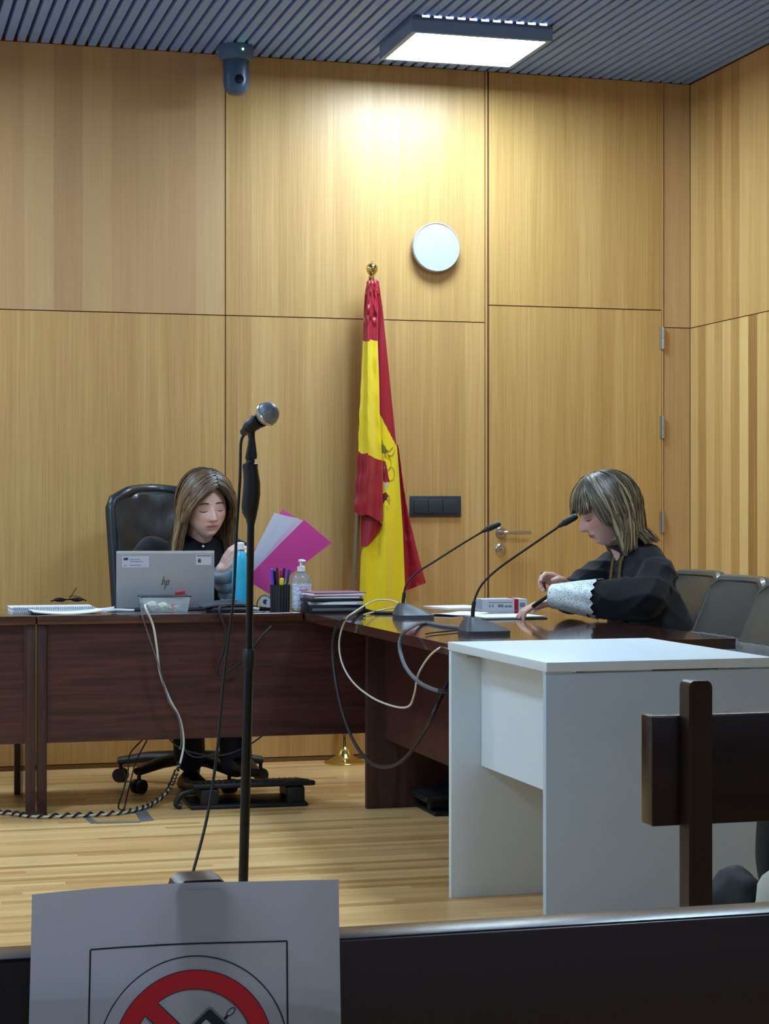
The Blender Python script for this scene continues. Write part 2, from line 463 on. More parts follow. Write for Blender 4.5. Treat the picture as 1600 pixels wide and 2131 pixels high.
def set_col(me, name, arr):
    """arr: n x 3 linear colour per vertex"""
    at = me.color_attributes.new(name, 'FLOAT_COLOR', 'POINT')
    full = np.ones((len(me.vertices), 4), 'f'); full[:, :3] = arr
    at.data.foreach_set('color', full.ravel())
# ------------------------------------------------------------ the room
CEIL = 3.155
def struct(name, mb, rotate=True, smooth=False):
    o = bpy.data.objects.new(name, mb.mesh(name, smooth)); COL.objects.link(o)
    if rotate: o.location = (OX, OY, 0); o.rotation_euler = (0, 0, TH)
    o['kind'] = 'structure'; return o
UL, VN = -6.2, -11.0                        # left wall, wall behind the camera
def panel_attr(o, vals):
    """vals: list of (first_face, last_face, (r,g,b))"""
    me = o.data; at = me.color_attributes.new('panel', 'FLOAT_COLOR', 'CORNER')
    arr = np.zeros((len(me.loops), 4), 'f'); arr[:, 3] = 1
    for p in me.polygons:
        for a, b, c in vals:
            if a <= p.index < b:
                arr[p.loop_start:p.loop_start+p.loop_total, :3] = c
    at.data.foreach_set('color', arr.ravel())
def u_at(x, v=0.0): return to_uv(PV(x, 1000, v))[0]
def v_at(x, u=0.0): return to_uv(PU(x, 1000, u))[1]

f = MB(); f.box(UL, 0.3, VN, 0.3, -.06, 0, M['floor']); struct('floor', f)
# ceiling: painted slats under a dark void
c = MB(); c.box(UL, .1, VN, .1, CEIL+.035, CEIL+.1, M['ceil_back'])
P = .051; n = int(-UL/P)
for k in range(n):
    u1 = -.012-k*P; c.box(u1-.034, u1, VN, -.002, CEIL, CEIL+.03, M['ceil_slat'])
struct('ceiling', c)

# back wall: joints
uA, uB, uC, uD = u_at(469), u_at(1009), u_at(1017), u_at(1378)
zj = 1.995; zd = 2.076; G = .0022
def wall_panels(name, mat, rects, axis):
    w = MB(); vals = []
    for (a0, a1, z0, z1, c) in rects:
        s = len(w.f)
        if axis == 0: w.box(a0+G, a1-G, 0, .02, z0+G, z1-G, mat)
        else: w.box(0, .02, a0+G, a1-G, z0+G, z1-G, mat)
        vals.append((s, len(w.f), c))
    if axis == 0: w.box(UL, .02, .012, .12, 0, CEIL+.1, M['groove'])
    else: w.box(.012, .12, VN, .12, 0, CEIL+.1, M['groove'])
    o = struct(name, w); panel_attr(o, vals); return o
rects = [(-4.5, uA, 0.02, zj, (.1, .25, .10)), (-4.5, uA, zj, CEIL, (.3, .7, .62)),
         (uA, uB, 0.02, zj, (.5, .30, .12)), (uA, uB, zj, CEIL, (.7, .14, .10)),
         (uC, uD, zd, CEIL, (.9, .12, 0.0)), (uD+.006, 0, 0.02, zj, (.2, .3, .35)), (uD+.006, 0, zj, CEIL, (.35, .4, .45)),
         (UL, -4.5, .02, zj, (.1, .3, .1)), (UL, -4.5, zj, CEIL, (.8, .8, .5))]
wall_panels('wall_back', M['wall_back'], rects, 0)
rr = []; edges = [0, -1.9, -3.9, -5.9, -7.9, -9.9, VN]
for a, b in zip(edges[1:], edges): rr += [(a, b, .02, zj, (.15+a*.01, .75, 0)), (a, b, zj, CEIL, (.4+a*.01, .28, .05))]
wall_panels('wall_right', M['wall_right'], rr, 1)
w = MB(); s = []
w.box(UL-.1, UL, VN, .1, 0, CEIL+.1, M['paint']); struct('wall_left', w)
w = MB(); w.box(UL, .1, VN-.1, VN, 0, CEIL+.1, M['paint']); struct('wall_near', w)
# shadow gap at the foot of the walls
for nm, bx in (('baseboard_back', (UL, 0, -.002, .012, 0, .018)), ('baseboard_right', (-.002, .012, VN, 0, 0, .018))):
    w = MB(); w.box(*bx, M['groove']); struct(nm, w)
# door frame and door
w = MB(); w.box(uB+.001, uB+.009, -.006, .01, 0, CEIL, M['wall_back']); w.box(uD-.004, uD+.004, -.004, .01, 0, CEIL, M['wall_back'])
o = struct('trim_1', w); panel_attr(o, [(0, 99, (.4, .2, .2))])
d = bpy.data.objects.new('door_1', None); COL.objects.link(d); d.location = RW(uC, 0, 0); d.rotation_euler = (0, 0, TH); d['kind'] = 'structure'
W = uD-uC
w = MB(); w.box(G, W-.006, -.003, .03, .012, zd-.003, M['wall_back']); lo = part('door_leaf', w, d, smooth=False); panel_attr(lo, [(0, 99, (.62, .14, 0.0))])
def lp(x, y, dv=0):                         # local point on the door from a picture position
    p = PV(x, y, dv); uu, vv = to_uv(p); return Vector((uu-uC, dv, p.z))
h = MB(); a = lp(1041, 1108); e = lp(1096, 1110)
h.lathe([(.024, 0), (.026, .004), (.022, .009)], M['steel'], 28, T(a.x, -.003, a.z) @ rotm('X', 90))
h.tube(smoothpath([(a.x, -.01, a.z), (a.x, -.04, a.z), (a.x+.008, -.052, a.z), (a.x+.03, -.056, a.z), (e.x, -.056, a.z-.001)], 5), .0085, M['steel'], 14)
part('door_handle', h, lo)
h = MB(); a = lp(1041, 1143)
h.lathe([(.024, 0), (.026, .004), (.021, .008)], M['steel'], 28, T(a.x, -.003, a.z) @ rotm('X', 90))
h.lathe([(.0085, 0), (.0085, .014), (.006, .015)], M['chrome'], 20, T(a.x, -.003, a.z) @ rotm('X', 90))
h.box(a.x-.0015, a.x+.0015, -.0195, -.017, a.z-.006, a.z+.006, M['black'])
part('door_lock', h, lo)
for y0, y1 in ((682, 727), (866, 912), (1065, 1108), (1480, 1525)):
    a = lp(1378, y0); b = lp(1378, y1); h = MB()
    h.tube([(W, -.012, a.z), (W, -.012, (a.z+b.z)/2+.001)], .0085, M['steel'], 14); h.tube([(W, -.012, (a.z+b.z)/2-.001), (W, -.012, b.z)], .0085, M['steel'], 14)
    h.box(W-.016, W+.004, -.006, -.002, b.z, a.z, M['steel']); part('hinge', h, lo)

# ------------------------------------------------------------ ceiling lamps
M['spill'] = emis('spill_glow', (.8, .92, 1, 1), 2.0)  # glow standing in for lamp light that spills onto the slats
def lamp_unit(name, u0, u1, v0, v1, label, group=None):
    o = thing(name, label, 'lamp', RW((u0+u1)/2, (v0+v1)/2, CEIL-.072), TH, group)
    a = (u1-u0)/2; b = (v1-v0)/2
    fr = MB(); t = .022
    for bx in ((-a-t, a+t, -b-t, -b), (-a-t, a+t, b, b+t), (-a-t, -a, -b, b), (a, a+t, -b, b)): fr.box(*bx, 0, .062, M['lampframe'])
    fr.box(-a-t, a+t, -b-t, b+t, .05, .062, M['lampframe'])
    for sx in (-1, 1):
        for sy in (-1, 1): fr.box(sx*a*.8-.01, sx*a*.8+.01, sy*b*.8-.01, sy*b*.8+.01, .06, .0725, M['lampframe'])
    part('frame', fr, o, smooth=False)
    vn = MB(); nv = int(2*a/.051)
    for k in range(nv): vn.box(-a+.02+k*.051, -a+.052+k*.051, -b-t-.0012, -b-t+.004, .063, .0705, M['spill'])
    part('light_spill', vn, o, 'row of glowing dashes in place of light spilling over the top edge', smooth=False)
    df = MB(); df.box(-a, a, -b, b, .004, .012, M['diffuser']); part('diffuser', df, o, smooth=False)
    return o
LA = PZ(808, 120, CEIL-.068); LB = PZ(1060, 139, CEIL-.068); LC = PZ(1135, 84, CEIL-.068); LD = PZ(860, 68, CEIL-.068)
pts = [to_uv(p) for p in (LA, LB, LC, LD)]
lu0 = (pts[0][0]+pts[3][0])/2; lu1 = (pts[1][0]+pts[2][0])/2; lv0 = (pts[2][1]+pts[3][1])/2; lv1 = (pts[0][1]+pts[1][1])/2
print('LAMP', pts, lu0, lu1, lv0, lv1)
lamp_unit('ceiling_lamp', lu0, lu1, lv0, lv1, 'rectangular LED ceiling lamp glowing white close above the clock-like disc')
GR = 'LED ceiling lamps added outside the view'
# unseen lamps added along the ceiling to match the light, last one as front fill
for k, (du, dv) in enumerate(((-3.0, 0.0), (0.0, -2.4), (-3.0, -2.4), (-4.3, -4.8), (-1.0, -8.2))):
    lamp_unit('ceiling_lamp', lu0+du, lu1+du, lv0+dv, lv1+dv, 'LED ceiling lamp of the same kind added for its light outside the picture', GR)

# ------------------------------------------------------------ ceiling camera
cc = PZ(491, 96, CEIL); cu, cv = to_uv(cc); cv = min(cv, -.13)
cc = PV(491, 1000, cv)
o = thing('ceiling_camera', 'blue-grey domed conference camera with a green light hanging from the slatted ceiling', 'camera', (cc.x, cc.y, CEIL-.215), TH)
m = MB(); m.lathe([(.05, 0.215), (.074, .214), (.077, .205), (.077, .165), (.07, .152), (.058, .150)][::-1], M['cam'], 40)
mb_ = part('mounting_base', m, o)
m = MB(); m.lathe([(.004, .0), (.03, .003), (.046, .014), (.053, .033), (.056, .06), (.0585, .152)], M['camdark'], 40, sx=1, sy=.95); dome = part('camera_dome', m, o)
m = MB(); m.lathe([(.02, 0), (.02, .006), (.014, .008)], M['blackg'], 24, T(.004, -.052, .06) @ rotm('X', 90)); part('lens', m, dome)
m = MB(); m.sphere((.016, -.0765, .186), .0042, M['led']); part('indicator_light', m, mb_, 'lit green light')

# ------------------------------------------------------------ things fixed to the back wall
p = PV(907, 515, -.03); uu, vv = to_uv(p); R = 51.5/FPX*p.y
o = thing('wall_disc', 'round blank white disc fixture high on the oak wall above the flag', 'wall fixture', RW(uu, -.001, p.z), TH)
m = MB(); m.lathe([(R*.86, 0), (R*.86, .02)], M['discdark'], 64, rotm('X', 90)); part('mount', m, o)
m = MB(); m.lathe([(R*.97, .02), (R, .026), (R, .036), (R*.985, .042), (R*.96, .044), (R*.955, .041), (R*.2, .0415)], M['disc'], 72, rotm('X', 90)); part('cover', m, o)
a = PV(852, 1032, 0); b = PV(958, 1075, 0); ua, ub = to_uv(a)[0], to_uv(b)[0]
o = thing('switch_plate', 'anthracite wall plate of three switches between flag and door', 'light switch', RW((ua+ub)/2, -.001, b.z), TH)
hw = (ub-ua)/2; hh = a.z-b.z
m = MB(); m.box(-hw, hw, -.010, 0, 0, hh, M['switch'], bev=.002); pla = part('plate', m, o)
for k in range(3):
    x0 = -hw+.018+k*(2*hw-.036)/3; x1 = x0+(2*hw-.036)/3-.003
    m = MB(); m.box(x0, x1, -.0145, -.009, .016, hh-.016, M['switch'], T(0, 0, 0), bev=.0015); part('rocker', m, pla)
# ------------------------------------------------------------ dark desks
TT = .735                                   # desk height
VF = -1.25                                  # front line of the long bench of desks
jx = to_uv(PZ(74, 1281, TT))[0]             # joint between the two front desks
def front_desk(u0, u1, label, left=True, right=True):
    o = thing('desk', label, 'desk', RW(u0, VF, 0), TH); L = u1-u0; D = .60
    m = MB(); m.box(.002, L-.002, 0, D, TT-.032, TT, M['desk_top'], bev=.003); part('tabletop', m, o)
    m = MB(); m.box(.0405 if left else .002, L-(.0405 if right else -.27), .03, .048, .262, TT-.032, M['desk']); part('modesty_panel', m, o, smooth=False)
    for s, ok in ((0, left), (1, right)):
        if not ok: continue
        x0 = .004 if s == 0 else L-.0385
        m = MB(); m.box(x0, x0+.0345, .015, .05, 0, TT-.0325, M['desk_side'], bev=.002); part('leg', m, o)
        m = MB(); m.box(x0, x0+.0345, D-.06, D-.02, 0, TT-.0325, M['desk_side'], bev=.002); part('leg', m, o)
        m = MB(); m.box(x0+.012, x0+.02, .051, D-.061, .02, TT-.034, M['smoked']); part('side_panel', m, o, 'smoked see-through panel', smooth=False)
    return o
front_desk(jx-1.5, jx, 'dark mahogany desk cut by the left edge of the picture', True, True)
front_desk(jx, -2.175, 'long dark mahogany desk in front of the seated clerk', True, False)
# side desk that runs towards the camera, with the piece that joins the two
UB0, UB1, VB0 = -2.165, -1.25, -3.08
o = thing('desk', 'glossy dark mahogany side desk the robed woman leans on', 'desk', RW(UB0, VB0, 0), TH)
poly = [(UB0, VB0), (UB1, VB0), (UB1, -1.0), (-1.56, -1.0), (-1.66, -1.08), (-1.84, -1.2), (-2.05, -.86), (-2.172, -.66), (-2.172, VF-.0)]
poly = [(a-UB0, b-VB0) for a, b in poly]
m = MB(); m.prism(poly, TT-.032, TT, M['desk_top']); part('tabletop', m, o, smooth=False)
m = MB(); m.box(-1.90-UB0, -1.882-UB0, .05, VF-.17-VB0, .262, TT-.033, M['desk']); part('modesty_panel', m, o, smooth=False)
for v in (-1.43, VB0+.02):
    m = MB(); m.box(-1.972-UB0, -1.30-UB0, v-VB0, v+.03-VB0, 0, TT-.033, M['desk_side'], bev=.002); part('end_panel', m, o)

# ------------------------------------------------------------ white desk
WH = .742
A = PZ(1137, 1379, WH); rz = math.radians(16.0)
o = thing('white_desk', 'small white melamine desk in front of the dark side desk', 'desk', (A.x, A.y, 0), rz)
WL, WD, t = .632, .805, .022
m = MB(); m.box(0, WL, 0, WD, WH-.024, WH, M['white'], bev=.0012); part('tabletop', m, o)
m = MB(); m.box(.001, WL-.001, .006, .006+t, 0, WH-.029, M['white_shaded'], bev=.001); m.box(.0, .07, .006, .006+t, WH-.031, WH-.0245, M['white_shaded']); part('end_panel', m, o, 'front panel with shade put into its greyer colour')
m = MB(); m.box(.001, WL-.001, WD-.006-t, WD-.006, 0, WH-.025, M['white'], bev=.001); part('end_panel', m, o)
m = MB(); m.box(.092, .11, .03, WD-.03, WH-.36, WH-.026, M['white']); part('modesty_panel', m, o, smooth=False)
m = MB(); m.lathe([(.009, 0), (.009, .012)], M['steel'], 16, T(.085, WD-.05, WH-.035) @ rotm('Y', -90)); m.box(.05, .09, WD-.037, WD-.029, WH-.045, WH-.025, M['steel']); part('bracket', m, o)

# ------------------------------------------------------------ public benches
def bench(name, u0, u1, vnear, posts, label):
    o = thing(name, label, 'bench', RW(u0, vnear, 0), TH); L = u1-u0
    m = MB(); m.box(0, L, 0, .043, .645, .812, M['bench'], bev=.003); part('backrest', m, o)
    for pu in posts:
        x = pu-u0; m = MB()
        prof = [(-.019, 0), (.019, 0), (.019, .857), (.017, .863), (.012, .8665), (-.012, .8665), (-.017, .863), (-.019, .857)]
        m.prism(prof, 0, .034, M['bench_post'], T(x, -.0005, 0) @ rotm('X', 90)); part('post', m, o)
        m = MB(); m.box(x-.019, x+.019, .38, .415, 0, .365, M['bench_post'], bev=.002); part('leg', m, o)
        m = MB(); m.box(x-.015, x+.015, .001, .379, .335, .364, M['bench_post']); part('rail', m, o)
    m = MB(); m.box(0, L, .06, .42, .366, .388, M['bench'], bev=.004); part('seat', m, o)
    return o
pn = PX(418, 1900, 1.33); pu0 = to_uv(pn)[0]
bench('bench', pu0-.55, pu0+1.9, -7.089, (pu0, pu0+1.35), 'very dark wooden bench along the bottom edge carrying the paper sign')
q0 = PX(1357, 1600, 2.90); q1 = PX(1460, 1600, 2.88); bu0, bv0 = to_uv(q0); pu1 = to_uv(q1)[0]
bench('bench', bu0, bu0+2.2, bv0, (pu1, pu1+1.6), 'dark wooden bench whose end and upright post stand before the white desk')

# ------------------------------------------------------------ grey meeting chairs
def grey_chair():
    o = thing('meeting_chair', 'x', 'chair')
    # local: seat faces +Y, back along X, origin under the back's foot
    def shell(a, b, side):
        zz = .50+b*.385; e = abs(a-.5)*2; r = .05; h = max(0, zz-(.885-r)); w = .22-r+math.sqrt(max(0, r*r-h*h))
        x = (a-.5)*2*w
        y = -.07-.145*b**1.1+.03*e*e + side
        bulge = .018*math.sin(PI*a)**.5*math.sin(PI*min(max(b, .03), .97))**.5
        return (x*(1-.05*b), y+(bulge if side > 0 else -bulge), zz)
    m = MB(); m.grid(16, 18, lambda a, b: shell(a, b, .022), M['leather_grey']); m.grid(16, 18, lambda a, b: shell(a, b, -.022), M['leather_grey'])
    # rim
    m.tube([shell(0, k/18, 0) for k in range(19)]+[shell(k/16, 1, 0) for k in range(1, 17)]+[shell(1, 1-k/18, 0) for k in range(1, 19)], .0235, M['leather_grey'], 10)
    bkp = part('backrest', m, o)
    m = MB(); m.box(-.22, .22, -.02, .268, .42, .48, M['leather_grey'], bev=.025); part('seat', m, o)
    fr = MB()
    for s in (-1, 1):
        fr.tube(smoothpath([(s*.20, -.04, .56), (s*.215, .0, .44), (s*.215, .02, .40)], 5), .011, M['chrome'], 10)
    fr.tube([(-.215, .02, .41), (.215, .02, .41)], .011, M['chrome'], 10); part('frame', fr, o)
    for s in (-1, 1):
        for e in (0, 1):
            l = MB(); l.tube([(s*.205, .02+.33*e, .42), (s*.225, -.04+.44*e, 0)], .011, M['chrome'], 10); part('leg', l, o)
    def wrap(a, b):
        p = Vector(shell(a, b*.55, .028)); j = noise.noise(p*18)*.012+noise.noise(p*47)*.004
        return p+Vector((noise.noise(p*11)*.01, .004+abs(j), 0))
    w = MB(); w.grid(40, 40, wrap, M['film']); 
    w.tube([Vector(shell(k/20, .55, .03))+Vector((0, .002*math.sin(k*2.3), .002*math.sin(k*1.7))) for k in range(21)], .0014, M['film'], 6)
    part('plastic_cover', w, bkp, 'loose clear plastic film', angle=80)
    return o
gc = grey_chair()
def chair_at(o, x, y, ztop, rz):            # picture position of the far top corner of the back
    Y = (EYE-ztop)*FPX/(y-1065.5); p = PX(x, y, Y)
    off = Matrix.Rotation(rz, 4, 'Z') @ Vector((.19, -.245, 0))
    o.location = (p.x-off.x, p.y-off.y, 0); o.rotation_euler = (0, 0, rz)
R90 = TH+PI/2
g1 = gc; g1.location = RW(-1.045, -1.98, 0); g1.rotation_euler = (0, 0, R90); g1['label'] = 'grey leather chair the robed woman sits on, farthest of three'; g1['group'] = 'grey chairs along the side desk'
g2 = dup(gc, (0, 0, 0), 0, 'grey leather chair under clear plastic film, middle of three', 'grey chairs along the side desk'); g2.location = RW(-1.165, -2.575, 0); g2.rotation_euler = (0, 0, R90-.03)
g3 = dup(gc, (0, 0, 0), 0, 'grey leather chair cut by the right edge, nearest of three', 'grey chairs along the side desk'); g3.location = RW(-1.255, -3.11, 0); g3.rotation_euler = (0, 0, R90-.05)

# ------------------------------------------------------------ executive swivel chair
def cushion(x0, x1, y0, y1, z0, z1, mat, mtx=None, bev=.04): 
    m = MB(); m.box(x0, x1, y0, y1, z0, z1, mat, mtx, bev=bev); return m
def swivel(loc, rz, label, zb0=.48, zb1=1.215, hw=.245):
    o = thing('office_chair', label, 'chair', loc, rz)        # faces +Y
    m = MB()
    def bk(a, b, s):
        e = abs(a-.5)*2
        r = .085; zz = zb0+(zb1-zb0)*b; h = max(0, zz-(zb1-r)); w = hw*(1-.06*b)-r+math.sqrt(max(0, r*r-h*h))
        zz -= .012*e*e*max(0, b-.8)*5
        x = (a-.5)*2*w
        y = -.20-.13*b+.05*e*e
        q = max(0, math.sin(PI*min(max(a, .0), 1)))**.22*max(0, math.sin(PI*min(max(b, 0), 1)))**.2
        wr = .011*noise.noise(Vector((x*7+zz*4, zz*9-x*6, s*3)))+.006*noise.noise(Vector((x*24, zz*14, s*3+7)))
        return (x, y+s*(.050*q+.006)+(wr if s > 0 else 0), zz)
    m.grid(28, 36, lambda a, b: bk(a, b, 1), M['leather']); m.grid(28, 36, lambda a, b: bk(a, b, -1), M['leather'])
    edge = [bk(0, k/20, 0) for k in range(21)]+[bk(k/16, 1, 0) for k in range(1, 17)]+[bk(1, 1-k/20, 0) for k in range(1, 21)]
    m.tube(edge, .024, M['leather'], 14); part('backrest', m, o)
    part('seat', cushion(-.25, .25, -.20, .27, .42, .51, M['leather']), o)
    for s in (-1, 1):
        m = MB(); m.tube(smoothpath([(s*.27, -.17, .46), (s*.30, -.17, .62), (s*.30, -.10, .675), (s*.30, .06, .68), (s*.30, .10, .65), (s*.28, .05, .47)], 6), .018, M['black'], 12)
        part('armrest', m, o)
    m = MB(); m.lathe([(.03, .12), (.03, .30), (.02, .30), (.02, .42)], M['black'], 20); m.box(-.10, .10, -.12, .12, .395, .42, M['black'], bev=.01); part('column', m, o)
    m = MB(); m.lathe([(.05, .085), (.055, .10), (.05, .14), (.035, .15)], M['black'], 20)
    for k in range(5):
        a = 2*PI*k/5+.35; d = Vector((math.cos(a), math.sin(a), 0))
        m.tube([d*.03+Vector((0, 0, .115)), d*.18+Vector((0, 0, .108)), d*.31+Vector((0, 0, .088))], [.044, .036, .026], M['black'], 12, flat=.62)
    sb = part('star_base', m, o)
    for k in range(5):
        a = 2*PI*k/5+.35; d = Vector((math.cos(a), math.sin(a), 0)); n = Vector((-d.y, d.x, 0)); c = d*.305+Vector((0, 0, .029))
        m = MB()
        for s in (-1, 1):
            p = c+n*s*.014; m.tube([p-n*.010, p-n*.008, p+n*.008, p+n*.010], [.022, .0285, .0285, .022], M['black'], 20)
        m.tube([c+Vector((0, 0, .0)), c+Vector((0, 0, .062))], .008, M['black'], 10); part('caster', m, sb)
    return o
CH = swivel(RW(-2.51, -.61, 0), TH+PI+math.radians(20), 'black leather executive chair the clerk sits on, with star base on castors', .48, 1.215, .232)

# ------------------------------------------------------------ footrests
def footrest(loc, rz, label):
    o = thing('footrest', label, 'footrest', loc, rz)
    mt = T(0, 0, .074) @ rotm('X', -6)
    m = MB(); m.box(-.23, .24, -.13, .15, -.010, .010, M['black'], mt, bev=.008)
    for k in range(20):
        x = -.205+k*.0216; m.box(x, x+.011, -.115, .135, .009, .0145, M['black'], mt, bev=.002)
    part('platform', m, o)
    for s in (-1, 1):
        m = MB(); m.box(s*.165-.034, s*.165+.034, -.125, -.07, .012, .074, M['black'], bev=.006); m.box(s*.165-.02, s*.165+.02, -.10, .12, 0.016, .06, M['black'], bev=.006); part('foot', m, o)
    m = MB(); m.box(-.24, .21, -.135, .12, 0, .016, M['black'], bev=.006)
    m.tube(smoothpath([(-.22, -.1, .07), (-.27, -.1, .055), (-.29, -.1, .02), (-.27, -.1, .01)], 5), .011, M['black'], 10); part('frame', m, o)
    return o
pf = PZ(532, 1683, 0); uu, vv = to_uv(pf)
footrest(RW(uu, vv+.15, 0), TH-.03, 'black ribbed plastic footrest on the floor under the clerk\'s feet')
pf = PZ(905, 1708, 0); uu, vv = to_uv(pf)
footrest(RW(max(uu, -1.74)+.08, vv+.33, 0), TH+PI/2, 'dark footrest on the floor beneath the side desk')
# ------------------------------------------------------------ flag on its pole
VP = -.125
fb = PV(717, 1582, VP); fu, fv = to_uv(fb)
ft = PV(773, 575, VP)
fo = thing('flag', 'red and yellow national flag draped on a brass-topped pole in the corner', 'flag', (fb.x, fb.y, 0), TH)
def FL(p): u, v = to_uv(p); return Vector((u-fu, v-fv, p.z))
m = MB(); m.lathe([(.092, 0), (.092, .006), (.088, .010), (.070, .016), (.045, .030), (.030, .050), (.024, .058), (.026, .066), (.018, .074), (.016, .10), (.013, .12)], M['brass'], 48); part('base', m, fo, 'polished brass foot')
p0 = Vector((0, 0, .10)); p1 = FL(ft)
m = MB(); m.tube([p0, p1], .0125, M['pole'], 16); part('pole', m, fo)
dirp = (p1-p0).normalized(); q = dirp.to_track_quat('Z', 'Y').to_matrix().to_4x4()
m = MB(); m.lathe([(.012, -.03), (.017, -.02), (.012, -.006), (.010, .002), (.016, .010), (.024, .020), (.027, .034), (.024, .048), (.014, .058), (.006, .062), (.004, .068)], M['brass'], 32, Matrix.Translation(p1) @ q)
part('finial', m, fo, 'brass ball finial')

def mk(p, v): return FL(PV(p[0], p[1], v))
E1L = [(590, 763), (610, 759), (640, 757), (710, 755), (800, 751), (860, 748), (940, 745), (1000, 741), (1060, 738)]
E1R = [(590, 782), (640, 787), (710, 786), (800, 789), (860, 790), (940, 794), (1000, 796), (1085, 797)]
def front_fold(a, b):
    yb = 1064+22*a+(6*math.sin(a*9)*(1-a)); y = 590+(yb-590)*b
    xl = interp(E1L, y)+1.6*math.sin(y*.13)*(b**2); xr = interp(E1R, y); x = xl+(xr-xl)*a
    g = min(1, .35+b)
    v = -.165-.045*math.sin(PI*min(1, a*1.02))**.8*g
    v += .014*g*math.sin(a*PI*3.6+.6*math.sin(b*7))-.002*noise.noise(Vector((a*4, b*14, 1)))*2
    if b < .18: v += .012*noise.noise(Vector((a*6, b*40, 5)))
    return mk((x, y), v)
def c_front(a, b):
    yb = 1064+22*a; y = 590+(yb-590)*b
    return M['yellow'] if 709 < y < 938+20*a else M['crimson']
E2L = [(585, 772), (1080, 784), (1092, 796), (1100, 795), (1108, 791), (1116, 785), (1124, 775), (1130, 765), (1140, 756), (1155, 751), (1200, 749), (1240, 748), (1290, 750)]
E2R = [(585, 788), (640, 796), (710, 803), (800, 812), (900, 822), (930, 826), (1000, 831), (1100, 838), (1200, 842), (1290, 846)]
def big_xy(a, b):
    y = 585+(1288-585)*b; xl = interp(E2L, y); xr = interp(E2R, y); return xl+(xr-xl)*a, y
def big_v(x, y):
    b = (y-585)/703; w = min(1, .3+b)
    a = (x-750)/95
    v = -.135-.028*w*math.sin(PI*min(max((x-742)/106, 0), 1))**.7
    v += .011*w*math.sin(x*.17+.5+.4*math.sin(y*.01))+.007*w*math.sin(x*.09+y*.012)
    return v
def big_fold(a, b):
    x, y = big_xy(a, b); return mk((x, y), big_v(x, y))
def c_big(a, b):
    x, y = big_xy(a, b); return M['crimson'] if (y < 858+(x-788)*1.9 and y < 935) else M['yellow']
def under_fold(a, b):
    xl = 751; xr = 797; x = xl+(xr-xl)*a
    y0 = 1050; y1 = 1138-52*a**2.2; y = y0+(y1-y0)*b
    return mk((x, y), -.160+.012*math.sin(a*7+b*2)*(.5+.5*b))
def tail_fold(a, b):
    y0, y1 = 925, 1232-19*a; y = y0+(y1-y0)*b
    xl = interp([(925, 822), (1232, 838)], y); xr = interp([(925, 828), (1000, 838), (1050, 846), (1100, 857), (1150, 869), (1215, 887)], y)
    x = xl+(xr-xl)*a
    return mk((x, y), -.105-.012*math.sin(a*PI*2.2+b*3)*(.2+b)-.006*noise.noise(Vector((a*4, b*20, 3))))
def back_fold(a, b):
    y = 600+(1285-600)*b; xl = interp([(600, 766), (1000, 752), (1285, 752)], y); xr = interp([(600, 786), (1000, 828), (1285, 842)], y)
    return mk((xl+(xr-xl)*a, y), -.075-.012*math.sin(a*9))
cl = MB()
cl.grid(30, 120, front_fold, matfn=c_front, two=.0015)
cl.grid(40, 176, big_fold, matfn=c_big, two=.0015)
cl.grid(16, 20, under_fold, M['crimson'], two=.0015)
cl.grid(12, 60, tail_fold, M['crimson'], two=.0015)
cl.grid(16, 40, back_fold, matfn=lambda a, b: M['crimson'] if b < .4 else M['yellow'])
# gathered cloth under the finial
for k in range(7):
    a = k/7*2*PI; c = mk((775+8*math.cos(a), 588), -.125+.016*math.sin(a)); d = mk((776+10*math.cos(a+.5), 612), -.125+.02*math.sin(a+.5))
    cl.tube([c+Vector((0, 0, .012)), c, d], [.004, .012, .013], M['crimson'], 10)
cloth = part('cloth', cl, fo, angle=60)
# embroidered coat of arms, cut by the folds
em = MB()
def S(x, y, e=.0022): return mk((x, y), big_v(x, y)-e)
def stroke(pts, r, mat): em.tube(smoothpath([S(*p) for p in pts], 5), r, mat, 6)
def ell(cx, cy, rx, ry, r, mat, a0=0, a1=360):
    stroke([(cx+rx*math.cos(math.radians(t)), cy+ry*math.sin(math.radians(t))) for t in range(a0, a1+1, 20)], r, mat)
def patch(poly, mat, e=.0018):
    cx = sum(p[0] for p in poly)/len(poly); cy = sum(p[1] for p in poly)/len(poly)
    em.add([S(cx, cy, e+.001)]+[S(x, y, e) for x, y in poly], [(0, i+1, (i+1) % len(poly)+1) for i in range(len(poly))], mat)
patch([(796, 958), (802, 960), (805, 972), (808, 990), (811, 1003), (803, 1006), (797, 1000)], M['crimson'])
patch([(797, 985), (802, 978), (806, 992), (800, 998)], M['maroon'])
patch([(796, 1028), (803, 1024), (808, 1031), (805, 1038), (809, 1046), (797, 1048)], M['maroon'])
patch([(793, 923), (800, 930), (808, 938), (802, 945), (794, 941)], M['olive'])
patch([(800, 1004), (806, 1002), (808, 1014), (802, 1020)], M['silverthread'])
ell(807, 965, 7, 13, .0009, M['olive'], -100, 110); ell(813, 986, 8, 14, .0010, M['olive'], -120, 130)
for p in (([(801, 935), (806, 940), (812, 936), (818, 930)]), ([(806, 944), (811, 950), (818, 944), (822, 936)]), ([(800, 946), (805, 952)]), ([(805, 1030), (810, 1033), (808, 1042)]), ([(812, 1040), (809, 1050)]), ([(795, 915), (797, 925), (803, 930)])):
    stroke(p, .0012, M['olive'])
for p in ([(810, 945), (816, 950)], [(804, 1052), (807, 1058)], [(799, 975), (801, 972)]): stroke(p, .0012, M['silverthread'])
part('coat_of_arms', em, cloth)
